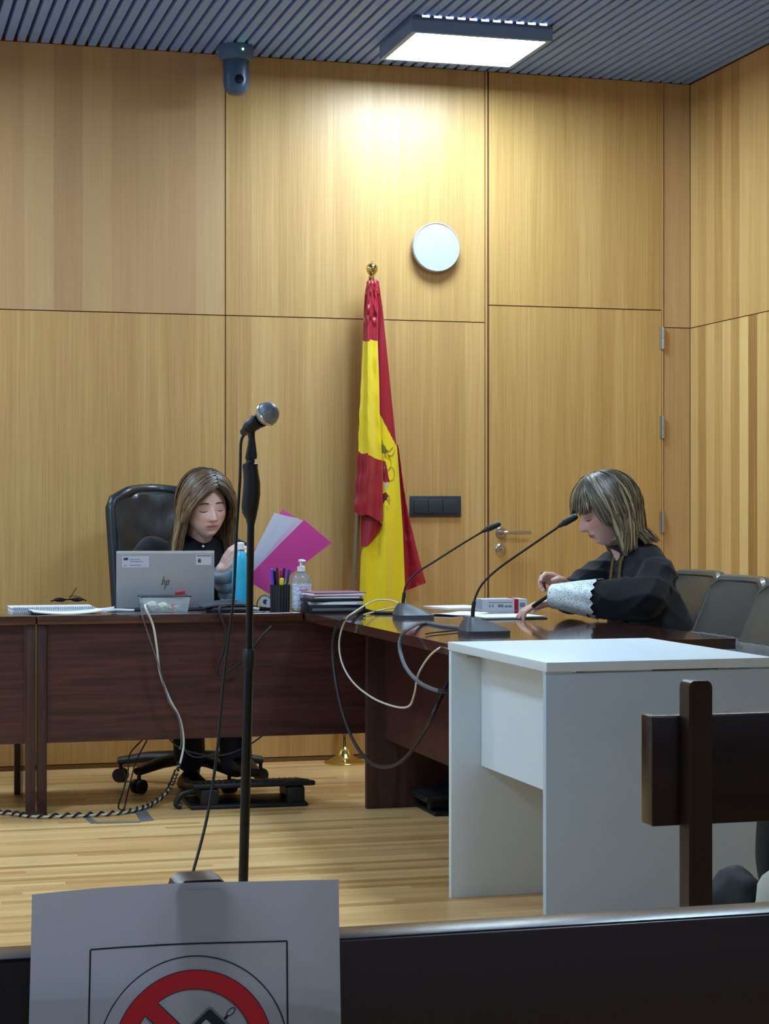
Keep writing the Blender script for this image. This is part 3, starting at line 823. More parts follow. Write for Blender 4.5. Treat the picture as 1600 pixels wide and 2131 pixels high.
# ------------------------------------------------------------ microphone stand in the middle
YS = 4.10
bp = PX(512, 1900, YS); base = Vector((bp.x-.012, YS, 0))
so = thing('microphone_stand', 'black microphone stand with a moulded grip, standing alone in the middle', 'microphone stand', base, 0)
L_ = lambda x, y, dY=0: PX(x, y, YS+dY)-base
m = MB(); m.lathe([(.03, .05), (.035, .09), (.022, .12), (.015, .14)], M['black'], 20)
part('hub', m, so)
for k in range(3):
    a = PI/2+2*PI*k/3+.3; d = Vector((math.cos(a), math.sin(a), 0)); m = MB()
    m.tube([d*.02+Vector((0, 0, .085)), d*.30+Vector((0, 0, .018))], .009, M['black'], 12); m.sphere(d*.30+Vector((0, 0, .016)), .016, M['black'], 12, 8); part('leg', m, so)
top = L_(522, 1078); joint = L_(518, 1362)
m = MB(); m.tube([Vector((0, 0, .10)), joint], .0105, M['blackg'], 18); part('pole', m, so)
m = MB(); m.tube([joint, top], .0078, M['blackg'], 16); m.lathe([(.0125, -.03), (.0135, -.02), (.0135, .006), (.010, .012)], M['black'], 20, Matrix.Translation(joint)); part('upper_pole', m, so)
g = MB()
gp = [(522, 1092, .008, .008), (522, 1080, .011, .011), (521, 1076, .013, .013), (520, 1068, .0155, .015), (520, 1055, .0185, .016), (523, 1030, .019, .017), (524, 1005, .018, .017), (522, 985, .0165, .0165), (520, 972, .0165, .016), (521, 966, .0165, .016), (521, 963, .010, .010), (521, 958, .009, .009), (521, 954, .011, .011)]
g.loft([(L_(x, y), (rx, 0, 0), (0, ry, 0)) for x, y, rx, ry in gp], M['black'], 24)
g.tube([L_(506, 1070), L_(512, 1066)], .006, M['black'], 10); gr_ = part('grip', g, so)
m = MB(); m.loft([(L_(522, 955), (.0125, 0, 0), (0, .0115, 0), 4), (L_(523, 948), (.0125, 0, 0), (0, .0115, 0), 4), (L_(524, 925), (.0085, 0, 0), (0, .0105, 0), 4), (L_(524, 912), (.007, 0, 0), (0, .009, 0), 4)], M['black'], 20)
m.tube([L_(524, 915), L_(522, 898), L_(527, 888)], [.0065, .009, .011], M['black'], 14)
a, b = L_(512, 893), L_(545, 880); d = (b-a).normalized()
m.tube([L_(511, 897), L_(517, 889), L_(530, 880), L_(535, 877)], [.010, .014, .0165, .0155], M['black'], 18); m.tube([L_(512, 876), L_(520, 892)], .005, M['black'], 8)
part('clip', m, so)
mo = thing('microphone', 'handheld microphone with round grey mesh head on the tall stand', 'microphone', PX(522, 905, YS), 0)
Lm = lambda x, y, dY=0: PX(x, y, YS+dY)-PX(522, 905, YS)
m = MB(); m.tube([Lm(507, 900, .06), Lm(515, 892, .045), Lm(545, 872, .005)], [.009, .0105, .017], M['black'], 20); part('body', m, mo)
hd = Lm(557, 861, -.01)
hm, nt, bb = newmat('mesh_grille')
tc = N(nt, 'ShaderNodeTexCoord'); ck = N(nt, 'ShaderNodeTexVoronoi', i_Scale=600.0); nt.links.new(tc.outputs['Object'], ck.inputs['Vector'])
cr = ramp(nt, ck.outputs[0], [(.15, RGB(170, 174, 184)), (.55, RGB(112, 116, 128))]); nt.links.new(cr, bb.inputs['Base Color']); bb.inputs['Metallic'].default_value = .15; bb.inputs['Roughness'].default_value = .42
m = MB(); m.sphere(hd, .0248, hm, 32, 20); part('grille', m, mo)
ax = (hd-Lm(536, 876, .01)).normalized(); qq = ax.to_track_quat('Z', 'Y').to_matrix().to_4x4()
m = MB(); m.lathe([(.0235, -.006), (.0262, -.004), (.0262, .003), (.0235, .005)], M['steel'], 36, Matrix.Translation(hd-ax*.002) @ qq); part('ring', m, mo)
m = MB(); m.lathe([(.006, 0), (.008, .004), (.008, .02)], M['chrome'], 16, Matrix.Translation(Lm(506, 903, .06)) @ rotm('Y', 20)); part('connector', m, mo)
cb = MB(); cb.tube(smoothpath([PX(507, 906, YS+.06), PX(501, 925, YS+.06), PX(499, 1000, YS+.05), PX(492, 1110, YS+.04), PX(485, 1250, YS+.03), PX(467, 1400, YS+.02), PX(452, 1560, YS), PX(431, 1700, YS-.03), PX(396, 1835, YS-.1), PX(370, 1930, YS-.25), PZ(345, 2330, .012), PZ(300, 2360, .006)], 8), .0032, M['cable_k'], 8)
solo('microphone_cable', cb, 'thin black cable hanging from the stand microphone to the floor', 'cable', world=True)

# ------------------------------------------------------------ gooseneck desk microphones
def desk_mic(x0, x1, yb, neck, headp, label, tilt):
    c = PZ((x0+x1)/2, yb, TT); w = (x1-x0)/FPX*c.y; c.y += w*.32
    o = thing('gooseneck_microphone', label, 'microphone', (c.x, c.y, TT), TH+math.radians(tilt), 'gooseneck microphones on the side desk')
    hw = w/2
    b = MB(); D = hw*.95
    b.loft([((0, 0, 0), (hw*.98, 0, 0), (0, D, 0), 6), ((0, 0, .012), (hw, 0, 0), (0, D, 0), 6), ((-hw*.22, .01, .034), (hw*.66, 0, 0), (0, D*.66, 0), 6), ((-hw*.42, .012, .050), (hw*.30, 0, -.004), (0, D*.42, 0), 5), ((-hw*.46, .012, .053), (hw*.18, 0, 0), (0, D*.3, 0), 4)], M['darkgrey'], 28)
    part('base', b, o, angle=25)
    b = MB(); b.box(hw*.18, hw*.62, -D*.3, D*.1, .0135, .0255, M['midgrey'], rotm('Y', 12), bev=.002); part('talk_button', b, o)
    inv = (Matrix.Translation((c.x, c.y, TT)) @ Matrix.Rotation(TH+math.radians(tilt), 4, 'Z')).inverted()
    Yc = c.y+.02
    pts = [inv @ PX(x, y, Yc) for x, y in neck]
    b = MB(); P = smoothpath(pts, 8); b.tube(P, [.0066 if i < 12 else .0038 for i in range(len(P))], M['cable_k'], 10); part('gooseneck', b, o)
    a, e = inv @ PX(*headp[0], Yc), inv @ PX(*headp[1], Yc); b = MB(); d = e-a
    b.tube([a-d*.25, a, a+d*.12, a+d*.16, a+d*.85, e], [.004, .0075, .0085, .0105, .0108, .007], M['black'], 18); part('capsule', b, o, 'black foam head')
    return o
desk_mic(960, 1057, 1321, [(983, 1290), (985, 1262), (991, 1238), (1006, 1212), (1040, 1181), (1100, 1139), (1160, 1098)], ((1168, 1092), (1201, 1073)), 'nearer gooseneck microphone on the side desk, reaching towards the robed woman', 0)
desk_mic(821, 899, 1287, [(838, 1262), (840, 1243), (845, 1218), (866, 1193), (905, 1168), (960, 1133), (1005, 1106)], ((1009, 1104), (1041, 1089)), 'farther gooseneck microphone, its head in front of the door handle', 0)

# ------------------------------------------------------------ laptop
lb = PZ(344, 1271, TT); lu, lv = to_uv(lb)
lo = thing('laptop', 'open silver laptop seen from behind, with two stickers on its lid', 'laptop', (lb.x, lb.y, TT), math.radians(8))
hw = 101/FPX*lb.y; hh = 126/FPX*lb.y
m = MB(); m.box(-hw*.98, hw*.98, .004, .245, .002, .016, M['silver'], bev=.003); lbase = part('base', m, lo)
m = MB(); m.box(-hw*.9, hw*.9, .03, .15, .0155, .0175, M['black']); part('keyboard', m, lbase)
lm = rotm('X', 7)
lt = rotm('X', 6.5) 
m = MB(); m.box(-hw, hw, -.006, .0, .012, hh, M['silver'], lt, bev=.002); m.box(-hw+.001, hw-.001, -.0066, -.0060, hh-.010, hh-.001, M['silver_edge'], lt); lid = part('lid', m, lo)
m = MB(); m.box(-hw+.006, hw-.006, .0002, .001, .02, hh-.006, M['blackg'], lt); part('screen', m, lid, smooth=False)
def decal(x0, x1, z0, z1, e, mat, mb, rot=None): mb.box(x0, x1, -.0066-e, -.0062, z0, z1, mat, (lt @ rot) if rot else lt)
s = MB(); decal(-hw+.022, -hw+.125, hh-.064, hh-.020, .0003, plain('pale_label', RGB(196, 196, 210), .5), s); decal(-hw+.028, -hw+.045, hh-.036, hh-.026, .0006, plain('blue_print', RGB(52, 56, 96), .6), s)
gi = plain('grey_print', RGB(128, 130, 150), .6)
for k, (x, w, z) in enumerate(((.05, .04, .032), (.052, .05, .040), (.028, .012, .055), (.05, .045, .054))): decal(-hw+x, -hw+x+w, hh-z-.003, hh-z, .0006, gi, s)
part('sticker', s, lid, 'pale asset label with small print', smooth=False)
s = MB(); decal(hw-.072, hw-.012, hh-.056, hh-.014, .0003, plain('grey_white_label', RGB(205, 205, 210), .5), s); decal(hw-.064, hw-.052, hh-.046, hh-.033, .0006, plain('dark_print', RGB(80, 80, 88), .6), s); decal(hw-.060, hw-.056, hh-.034, hh-.029, .0006, bpy.data.materials['dark_print'], s)
decal(hw-.070, hw-.014, hh-.022, hh-.017, .0006, gi, s); part('sticker', s, lid, 'white label with a small crest', smooth=False)
s = MB(); dk = plain('logo_dark', RGB(62, 60, 52), .3, metal=.5)
def slash(x, z0, z1, lean=.28): s.add([lt @ Vector((x+z0*lean-.002, -.0072, hh*.47+z0)), lt @ Vector((x+z0*lean+.0012, -.0072, hh*.47+z0)), lt @ Vector((x+z1*lean+.0012, -.0072, hh*.47+z1)), lt @ Vector((x+z1*lean-.002, -.0072, hh*.47+z1))], [(0, 1, 2, 3)], dk)
slash(-.012, -.009, .024); slash(-.0035, -.009, .008); s.add([lt @ Vector(p) for p in ((-.0115, -.0072, hh*.47+.008), (-.0115, -.0072, hh*.47+.0105), (-.0005, -.0072, hh*.47+.0105), (-.0005, -.0072, hh*.47+.008))], [(0, 1, 2, 3)], dk)
slash(.004, -.026, .009); slash(.0125, -.008, .009); s.add([lt @ Vector(p) for p in ((.006, -.0072, hh*.47+.008), (.006, -.0072, hh*.47+.0105), (.0165, -.0072, hh*.47+.0105), (.0165, -.0072, hh*.47+.008))], [(0, 1, 2, 3)], dk)
s.add([lt @ Vector(p) for p in ((.002, -.0072, hh*.47-.009), (.002, -.0072, hh*.47-.0068), (.0115, -.0072, hh*.47-.0068), (.0115, -.0072, hh*.47-.009))], [(0, 1, 2, 3)], dk)
part('logo', s, lid, smooth=False)

# ------------------------------------------------------------ things on the clerk's desk
def on(x, y, dz=0): p = PZ(x, y, TT); p.z += dz; return p
bl = on(500, 1270); 
o = thing('water_bottle', 'turquoise metal water bottle with white cap beside the laptop', 'bottle', bl, 0)
m = MB(); m.lathe([(.028, 0), (.0325, .003), (.033, .01), (.0325, .14), (.031, .178), (.027, .206), (.019, .225), (.016, .233)], M['cyan'], 36); part('body', m, o)
m = MB(); m.lathe([(.016, .2325), (.016, .240), (.0155, .240), (.0155, .262), (.012, .266), (.004, .267)], M['whitep'], 28); m.lathe([(.0168, .2320), (.0168, .239)], M['steel'], 28); part('cap', m, o, 'white screw cap')
# conference phone
cp = on(474, 1275); cp.y += .06
o = thing('desk_phone', 'dark grey arched desk speakerphone in front of the water bottle', 'phone', cp, TH)
m = MB(); m.loft([((0, 0, 0), (.085, 0, 0), (0, .062, 0), 4), ((0, 0, .012), (.088, 0, 0), (0, .064, 0), 4), ((0, 0, .02), (.082, 0, 0), (0, .06, 0), 4)], M['black'], 32); part('base', m, o)
def lip(a, b):
    x = (a-.5)*.215; e = abs(a-.5)*2; y = -.068+.135*b
    return (x, y+.03*e*e*(1-b), .022+.022*(1-e**2.2)*(.55+.45*b))
m = MB(); m.grid(28, 12, lip, M['darkgrey'], two=-.006); part('top_shell', m, o)
m = MB()
for r in range(3):
    for c in range(4): m.box(-.03+c*.016, -.02+c*.016, -.02+r*.018, -.009+r*.018, .036, .0475, M['midgrey'], bev=.001)
part('keypad', m, o)
# pen cup with pens
pc = on(582, 1272); pc.y += .03
o = thing('pen_cup', 'black mesh pen cup left of the hand sanitizer', 'pen holder', pc, TH)
m = MB(); m.lathe([(.036, 0), (.036, .003), (.0385, .10), (.0385, .102), (.036, .102), (.034, .006), (.002, .004)], M['black'], 40)
for k in range(20):
    a = 2*PI*k/20; d = Vector((math.cos(a), math.sin(a), 0)); m.tube([d*.0372+Vector((0, 0, .002)), d*.0388+Vector((0, 0, .1))], .0013, M['darkgrey'], 6)
part('cup', m, o)
pens = [(-.028, .0, -.030, 'blue-violet capped pen leaning left in the cup', RGB(92, 78, 214)), (-.017, .01, -.018, 'black marker leaning left in the cup', RGB(24, 22, 30)), (-.010, -.012, -.014, 'dark brown pen with pink tip in the cup', RGB(70, 40, 44)), (.004, .005, .004, 'red-tipped pen upright in the cup', RGB(206, 60, 76)), (.004, -.016, .002, 'yellow highlighter in the front of the cup', RGB(226, 222, 60)), (.014, .008, .016, 'navy pen standing in the cup', RGB(34, 42, 88)), (.022, -.006, .030, 'blue ballpoint leaning right in the cup', RGB(36, 60, 130))]
hts = [.165, .158, .17, .162, .128, .168, .163]
for (x, y, x2, lab, col), h in zip(pens, hts):
    pm = plain('pen_'+lab.split()[0].replace('-', '_'), col, .35); q = MB()
    a, b = Vector((x*.6, y*.6, .006)), Vector((x2*1.15, y*1.2, h)); rr = .0075 if 'highlighter' in lab or 'marker' in lab else .0048
    q.tube([a, a+(b-a)*.06, a+(b-a)*.68, a+(b-a)*.70, b-(b-a)*.02, b], [rr*.4, rr, rr, rr*1.15, rr*1.15, rr*.6], pm, 12)
    W_ = Matrix.Translation(pc) @ Matrix.Rotation(TH, 4, 'Z'); q.v = [W_ @ p for p in q.v]
    solo('pen', q, lab, 'pen', world=True, group='pens in the cup')
# hand sanitizer
hs = on(626, 1272); hs.y += .03
o = thing('sanitizer_bottle', 'clear pump bottle of hand gel with a printed label', 'bottle', hs, TH)
m = MB(); m.lathe([(.030, 0), (.038, .003), (.040, .012), (.040, .105), (.036, .128), (.024, .143), (.014, .150), (.014, .156)], M['gel'], 40, sx=1, sy=.72); gb = part('body', m, o)
lab_m, nt, bb = newmat('gel_label'); tc = N(nt, 'ShaderNodeTexCoord'); nz = N(nt, 'ShaderNodeTexNoise', i_Scale=1.0, i_Detail=1.0)
mp = N(nt, 'ShaderNodeMapping'); mp.inputs['Scale'].default_value = (90, 90, 200); nt.links.new(tc.outputs['Object'], mp.inputs[0]); nt.links.new(mp.outputs[0], nz.inputs['Vector'])
nt.links.new(ramp(nt, nz.outputs[0], [(.42, RGB(224, 228, 240)), (.56, RGB(176, 184, 214))]), bb.inputs['Base Color'])
m = MB(); m.grid(24, 8, lambda a, b: (.0407*math.sin((a-.5)*2.6), -.0407*.72*math.cos((a-.5)*2.6), .012+.095*b), lab_m, two=-.0003); part('label', m, gb, 'pale label printed in blue and red')
m = MB()
for k, (z, x0, x1, mt) in enumerate(((.092, -.012, .018, gi), (.083, -.014, .026, M['red_ink']), (.079, -.010, .022, M['red_ink']), (.062, -.012, -.006, M['red_ink']), (.056, .002, .016, gi), (.040, -.018, .02, gi), (.034, -.016, .012, gi), (.022, -.016, .018, bpy.data.materials['blue_print']))):
    m.grid(6, 1, lambda a, b: (.0412*math.sin((x0+(x1-x0)*a)/.0407), -.0412*.72*math.cos((x0+(x1-x0)*a)/.0407), z+.0022*b+.08*((x0+(x1-x0)*a))*(.5 if mt is M['red_ink'] else 0)), mt)
part('print', m, gb)
m = MB(); m.lathe([(.0155, .154), (.0155, .172), (.010, .174), (.006, .176), (.006, .190), (.011, .191), (.012, .196), (.010, .200), (.003, .201)], M['whitep'], 24); m.box(-.010, .010, -.040, .004, .191, .199, M['whitep'], bev=.003); part('pump', m, o, 'white pump head')
# tape dispenser
tp = on(549, 1270); tp.y += .03
o = thing('tape_dispenser', 'small dark tape dispenser with white roll left of the pen cup', 'tape dispenser', tp, TH-.2)
m = MB(); m.box(-.030, .030, -.014, .014, 0, .012, M['black'], bev=.003); m.tube(smoothpath([(-.03, 0, .01), (-.026, 0, .035), (-.008, 0, .056), (.018, 0, .05), (.026, 0, .02)], 5), .003, plain('green_plastic', RGB(70, 110, 96), .35), 8); part('body', m, o)
m = MB(); m.tube([(.004, -.010, .032), (.004, .010, .032)], .021, M['whitep'], 28); m.tube([(.004, -.0105, .032), (.004, .0105, .032)], .010, M['darkgrey'], 20); part('tape_roll', m, o)
m = MB(); m.box(.008, .026, -.016, -.0145, .010, .036, M['paper']); part('label', m, o, smooth=False)
q = MB(); c = on(533, 1270); q.box(-.014, .012, -.01, .01, 0, .012, M['whitep'], bev=.004)
solo('eraser', q, 'small white eraser between the stand pole and the tape dispenser', 'eraser', loc=c, rz=.2)
# pile of files
pl = on(705, 1276); pu_, pv_ = to_uv(pl); pv_ += .10
specs = [(.22, .17, .030, 'black', 3, 'thick black binder at the bottom of the file pile', 0), (.20, .17, .012, 'papergrey', -5, 'grey file second from the bottom of the pile', .004),
         (.21, .16, .010, 'black', 6, 'black folder in the middle of the file pile', -.004), (.20, .16, .012, 'pm', 2, 'mauve-brown card file under the top papers', 0), (.205, .155, .008, 'paper', 8, 'white papers near the top of the file pile', .002), (.21, .16, .004, 'pk', 9, 'dark folder with a pink edge on top of the pile', .004)]
M['pm'] = plain('mauve_card', RGB(128, 100, 106), .6); M['pk'] = plain('dusty_pink_card', RGB(150, 92, 118), .6)
z = TT
for w_, d_, h_, mt, an, lab, dx in specs:
    q = MB(); q.box(-w_/2, w_/2, -d_/2, d_/2, 0, h_, M[mt], bev=.0015)
    if mt == 'papergrey': q.box(-w_/2+.03, w_/2-.02, -d_/2-.0006, -d_/2+.002, .002, h_-.003, M['paper'])
    if mt in ('pm', 'black') and h_ > .011: q.box(-w_/2+.012, w_/2-.012, -d_/2-.0006, -d_/2+.002, h_*.3, h_*.62, M['paper'] if mt == 'pm' else M['midgrey'])
    oo = solo('file_folder', q, lab, 'file', loc=RW(pu_+dx, pv_, z), rz=TH+math.radians(an-4), group='pile of files on the desk corner'); z += h_+.0004
# spiral notebook, loose papers, spectacles
nb = on(112, 1277); nu_, nv_ = to_uv(nb)
o = thing('spiral_notebook', 'thick wire-bound notebook at the left edge of the dark desk', 'notebook', RW(nu_, nv_+.11, TT), TH)
m = MB(); m.box(-.155, .155, -.10, .11, 0, .020, M['paper'], bev=.001); part('pages', m, o)
m = MB(); m.box(-.158, .158, -.102, .112, .0205, .0225, M['whitep']); part('cover', m, o)
m = MB(); 
for k in range(44):
    x = -.150+k*.007; m.tube([(x+.002*math.sin(t), -.098-.012*math.cos(t)*1.0, .0125+.0135*math.sin(t)) for t in [i*.55 for i in range(12)]], .0010, M['cable_g'], 5)
part('wire_binding', m, o)
def sheetpile(x, y, w_, d_, h_, an, lab, name='paper_sheets', curl=.0, mat='paper', dz=0):
    p = on(x, y); uu, vv = to_uv(p); q = MB()
    q.grid(14, 8, lambda a, b: ((a-.5)*w_, (b-.5)*d_, h_+curl*(a-.5)**2*4+curl*.4*math.sin(b*3)), M[mat], two=-h_)
    return solo(name, q, lab, 'papers', loc=RW(uu, vv+d_/2, TT+dz), rz=TH+math.radians(an))
sheetpile(138, 1279, .26, .15, .004, 6, 'loose white sheets curling up in front of the wire-bound notebook', curl=.010)
sheetpile(205, 1271, .14, .12, .003, -10, 'small white papers beside the laptop, next to the chair', curl=.008)
p = on(155, 1266); q = MB(); uu, vv = to_uv(p)
q.tube(smoothpath([(-.09, 0, .006), (-.07, -.012, .012), (-.045, -.014, .014), (-.03, -.004, .012), (-.02, .0, .012), (0, -.012, .014), (.03, -.012, .012), (.05, 0, .007)], 4), .0028, M['blackg'], 8)
q.tube(smoothpath([(-.02, .0, .010), (-.005, .012, .03), (.008, .018, .05), (.015, .02, .058)], 4), .0016, M['blackg'], 8)
q.tube(smoothpath([(.05, .0, .006), (.02, .05, .022), (-.01, .09, .02)], 4), .0016, M['blackg'], 8)
q.lathe([(.018, 0), (.020, .0015), (.018, .003)], M['blackg'], 20, T(-.056, -.004, .010) @ rotm('X', 40), sx=1.2, sy=.62); q.lathe([(.018, 0), (.020, .0015), (.018, .003)], M['blackg'], 20, T(.012, -.004, .010) @ rotm('X', 40), sx=1.2, sy=.62)
solo('eyeglasses', q, 'dark spectacles lying on the notebook with one temple sticking up', 'glasses', loc=RW(uu, vv+.03, TT+.0225), rz=TH)
# see-through tray with snacks
tb = on(346, 1275); tu, tv = to_uv(tb)
o = thing('storage_basket', 'small clear tray with a dark rim in front of the laptop', 'tray', RW(tu, tv+.045, TT), TH)
m = MB()
for s in (-1, 1):
    m.grid(1, 1, lambda a, b: ((a-.5)*(.165+.02*b), s*(.036+.006*b), .003+.058*b), M['clear'], two=.0015)
    m.grid(1, 1, lambda a, b: (s*(.083+.01*b), (a-.5)*(.072+.012*b), .003+.058*b), M['clear'], two=.0015)
m.box(-.083, .083, -.036, .036, 0, .003, M['clear']); part('body', m, o, smooth=False)
m = MB(); rim = [(-.094, -.043, .062), (.094, -.043, .062), (.094, .043, .062), (-.094, .043, .062), (-.094, -.043, .062)]
for a, b in zip(rim, rim[1:]): m.tube([a, b], .0032, M['darkgrey'], 8)
for c in rim[:4]: m.sphere(c, .0045, M['darkgrey'], 10, 6)
part('rim', m, o)
def packet(x, dy, z, w_, h_, d_, cols, lab, an=0):
    q = MB(); q.sphere((0, 0, 0), 1, None, 32, 20)
    q.v = [Vector((p.x*w_*(1+.25*noise.noise(p*2.2)), p.y*d_*(1+.3*noise.noise(p*2.9)), p.z*h_*(1+.35*noise.noise(p*2.5+Vector((3, 1, 2))))))+Vector((noise.noise(p*6)*.003, 0, noise.noise(p*7)*.003)) for p in q.v]
    mm, nt, bb = newmat('foil_'+lab.split()[0]); tc = N(nt, 'ShaderNodeTexCoord'); vz = N(nt, 'ShaderNodeTexNoise', i_Scale=55.0, i_Detail=1.0); nt.links.new(tc.outputs['Object'], vz.inputs['Vector'])
    nt.links.new(ramp(nt, vz.outputs[0], [(.42, cols[0]), (.5, cols[1]), (.58, cols[2])]), bb.inputs['Base Color']); bb.inputs['Roughness'].default_value = .3
    q.mats = [mm]; q.m = [0]*len(q.f)
    mz = min(p.z for p in q.v); q.v = [p-Vector((0, 0, mz)) for p in q.v]
    solo('snack_packet', q, lab, 'snack packet', loc=RW(tu+x, tv+.045+dy, TT+z), rz=TH+an, group='packets in and around the clear tray')
packet(-.050, 0, .0045, .026, .017, .026, (RGB(170, 200, 180), RGB(222, 232, 214), RGB(236, 240, 236)), 'greenish-white packet at the left end of the clear tray')
packet(-.008, -.004, .0045, .024, .015, .026, (RGB(236, 236, 206), RGB(240, 238, 220), RGB(226, 220, 150)), 'cream packet in the middle of the clear tray')
packet(.034, -.002, .0045, .024, .012, .024, (RGB(178, 40, 40), RGB(222, 190, 100), RGB(236, 226, 190)), 'red and yellow packet right of centre in the tray')
q = MB(); q.box(-.020, .018, -.012, .012, 0, .014, plain('red_card', RGB(176, 44, 58), .4), rotm('Y', -8), bev=.002); solo('red_box', q, 'small red box balanced on the right rim of the tray', 'box', loc=RW(tu+.062, tv+.045, TT+.066), rz=TH)
q = MB(); q.tube(smoothpath([(-.06, 0, .006), (-.02, .004, .010), (.03, 0, .008), (.05, -.004, .008)], 5), .005, M['whitep'], 8); q.box(-.078, -.055, -.007, .007, 0, .012, M['whitep'], bev=.002)
solo('charger_plug', q, 'white plug lying left of the clear tray', 'plug', loc=RW(tu-.165, tv+.06, TT), rz=TH)

# ------------------------------------------------------------ things on the side desk
sheetpile(968, 1267, .19, .22, .004, 12, 'thin white document lying farthest back on the side desk', mat='paper')
sheetpile(962, 1281, .20, .15, .002, 30, 'crumpled white sheet under the nearer gooseneck microphone', curl=.004)
sheetpile(1070, 1288, .24, .20, .003, 4, 'white writing pad under the robed woman\'s hands', mat='paper', dz=.0045)
sheetpile(1070, 1289, .245, .205, .0035, 4, 'dark folder beneath the white writing pad', name='file_folder', mat='darkgrey')
bk = on(1062, 1272, 0); uu, vv = to_uv(bk)
o = thing('law_book', 'thick pale paperback with a red band lying near the robed woman\'s hands', 'book', RW(uu, vv+.11, TT), TH+math.radians(-3))
m = MB(); m.box(-.088, .088, -.048, .065, .002, .042, M['papergrey']); part('pages', m, o, smooth=False)
m = MB(); cvm = plain('pale_cover', RGB(206, 210, 220), .4)
for z0, z1 in ((0, .0022), (.0418, .044)): m.box(-.09, .09, -.052, .067, z0, z1, cvm)
m.box(-.09, .09, -.053, -.049, 0, .044, cvm); bcv = part('cover', m, o, smooth=False)
m = MB(); m.box(.038, .055, -.0536, -.0528, .001, .0435, M['red_ink']); m.box(.038, .055, -.052, .066, .0441, .0445, M['red_ink'])
for x0, x1, z0, z1, mt in ((-.064, -.058, .013, .023, gi), (-.052, -.046, .013, .023, gi), (-.028, -.006, .013, .024, gi), (-.002, .012, .012, .020, gi), (.014, .028, .012, .020, gi), (-.066, .03, .030, .033, gi), (.06, .082, .012, .030, gi)):
    m.box(x0, x1, -.0534, -.0528, z0, z1, mt)
part('print', m, bcv, smooth=False)

# ------------------------------------------------------------ cables
def cable(name, pts, r, mat, label, wrap=False):
    q = MB(); q.tube(smoothpath(pts, 8), r, mat, 8); return solo(name, q, label, 'cable', world=True)
UE = UB0-.012
def E(x, y, off=.0): return PU(x, y, UE-off)
def top_(x, y): p = PZ(x, y, TT); p.z += .005; return p
cable('cable', [top_(838, 1281)+Vector((0, 0, .03)), PZ(815, 1250, TT+.035), PZ(780, 1250, TT+.035), E(740, 1272, .0), E(718, 1292, .015), E(706, 1335, .02), E(712, 1380, .02), E(735, 1420, .02), E(775, 1452, .02), E(820, 1470, .02), E(850, 1470, .02), E(862, 1445, .02), E(870, 1405, .02), E(890, 1370, .015), E(912, 1350, .0), E(938, 1338, -.09)], .0032, M['cable_w'], 'white cable looping from the farther desk microphone down the side desk')
cable('cable', [PZ(838, 1262, TT+.03), PZ(800, 1268, TT+.01), PZ(757, 1279, TT+.006)], .0028, M['cable_w'], 'short white cable lying between the file pile and the farther microphone')
cable('cable', [top_(820, 1278), top_(780, 1277), top_(756, 1272), E(722, 1285, .0), E(700, 1305, .03), E(692, 1350, .04), E(699, 1420, .04), E(715, 1490, .04), E(740, 1550, .04), E(775, 1590, .04), E(815, 1594, .04), E(850, 1570, .03), E(885, 1520, .01), E(905, 1478, .0), E(932, 1420, -.09)], .0058, M['cable_d'], 'thick dark cable hanging in the lowest loop below the side desk')
cable('cable', [top_(962, 1310), top_(925, 1306), top_(880, 1300), E(850, 1309, -.004), E(835, 1325, .015), E(832, 1352, .03), E(845, 1390, .03), E(870, 1418, .03), E(895, 1432, .02), E(916, 1438, .0), E(944, 1440, -.10)], .0062, M['cable_g'], 'thick grey cable from the nearer desk microphone over the desk edge')
cable('cable', [top_(965, 1313), top_(930, 1317), top_(900, 1320), top_(886, 1323)], .0025, M['cable_k'], 'thin black cable end on the glossy side desk')
def F(x, y, off=.02): return PV(x, y, VF-off)
cable('cable', [top_(345, 1268), PZ(310, 1262, TT+.02), F(302, 1262, .01), F(318, 1300, .02), F(326, 1345, .02), F(333, 1400, .02), F(352, 1452, .02), F(374, 1495, .02), F(382, 1540, .02), F(378, 1575, .03), F(368, 1605, .04), PZ(350, 1645, .05), PZ(320, 1672, .012), PZ(290, 1684, .008), PZ(240, 1693, .008), PZ(150, 1698, .008), PZ(70, 1699, .008), PZ(20, 1693, .008), PZ(-60, 1688, .008)], .0042, M['cable_w'], 'white cable running from the tray over the desk and along the floor')
cable('cable', [PZ(380, 1246, TT+.05), PZ(330, 1243, TT+.055), PZ(300, 1250, TT+.04), F(294, 1272, .012), F(305, 1310, .02), F(322, 1360, .024), F(332, 1392, .028), F(350, 1456, .028), F(371, 1492, .028), F(377, 1540, .028), F(374, 1560, .028)], .0028, M['cable_g'], 'thin grey cable falling beside the white one over the desk edge')
# black spiral wrap round the floor part of the white cable
core = smoothpath([F(372, 1590, .035), F(368, 1605, .04), PZ(350, 1645, .05), PZ(320, 1672, .012), PZ(290, 1684, .008), PZ(240, 1693, .008), PZ(150, 1698, .008), PZ(70, 1699, .008), PZ(20, 1693, .008), PZ(-60, 1688, .008)], 40)
L = [0]
for a, b in zip(core, core[1:]): L.append(L[-1]+(b-a).length)
q = MB(); pts = []; k = 0; step = .003
def at_len(s):
    global k
    while k < len(L)-2 and L[k+1] < s: k += 1
    t = (s-L[k])/max(1e-6, L[k+1]-L[k]); return core[k].lerp(core[k+1], t), (core[k+1]-core[k]).normalized()
s_ = 0
while s_ < L[-1]:
    c, t = at_len(s_); n = t.cross(Vector((0, 0, 1))).normalized(); b = n.cross(t); a = s_*2*PI/.042
    pts.append(c+(n*math.cos(a)+b*math.sin(a))*.0062+Vector((0, 0, .003))); s_ += step
q.tube(pts, .0046, M['cable_k'], 6); solo('spiral_cable_wrap', q, 'black spiral wrap twisted round the white cable on the floor', 'cable wrap', world=True)
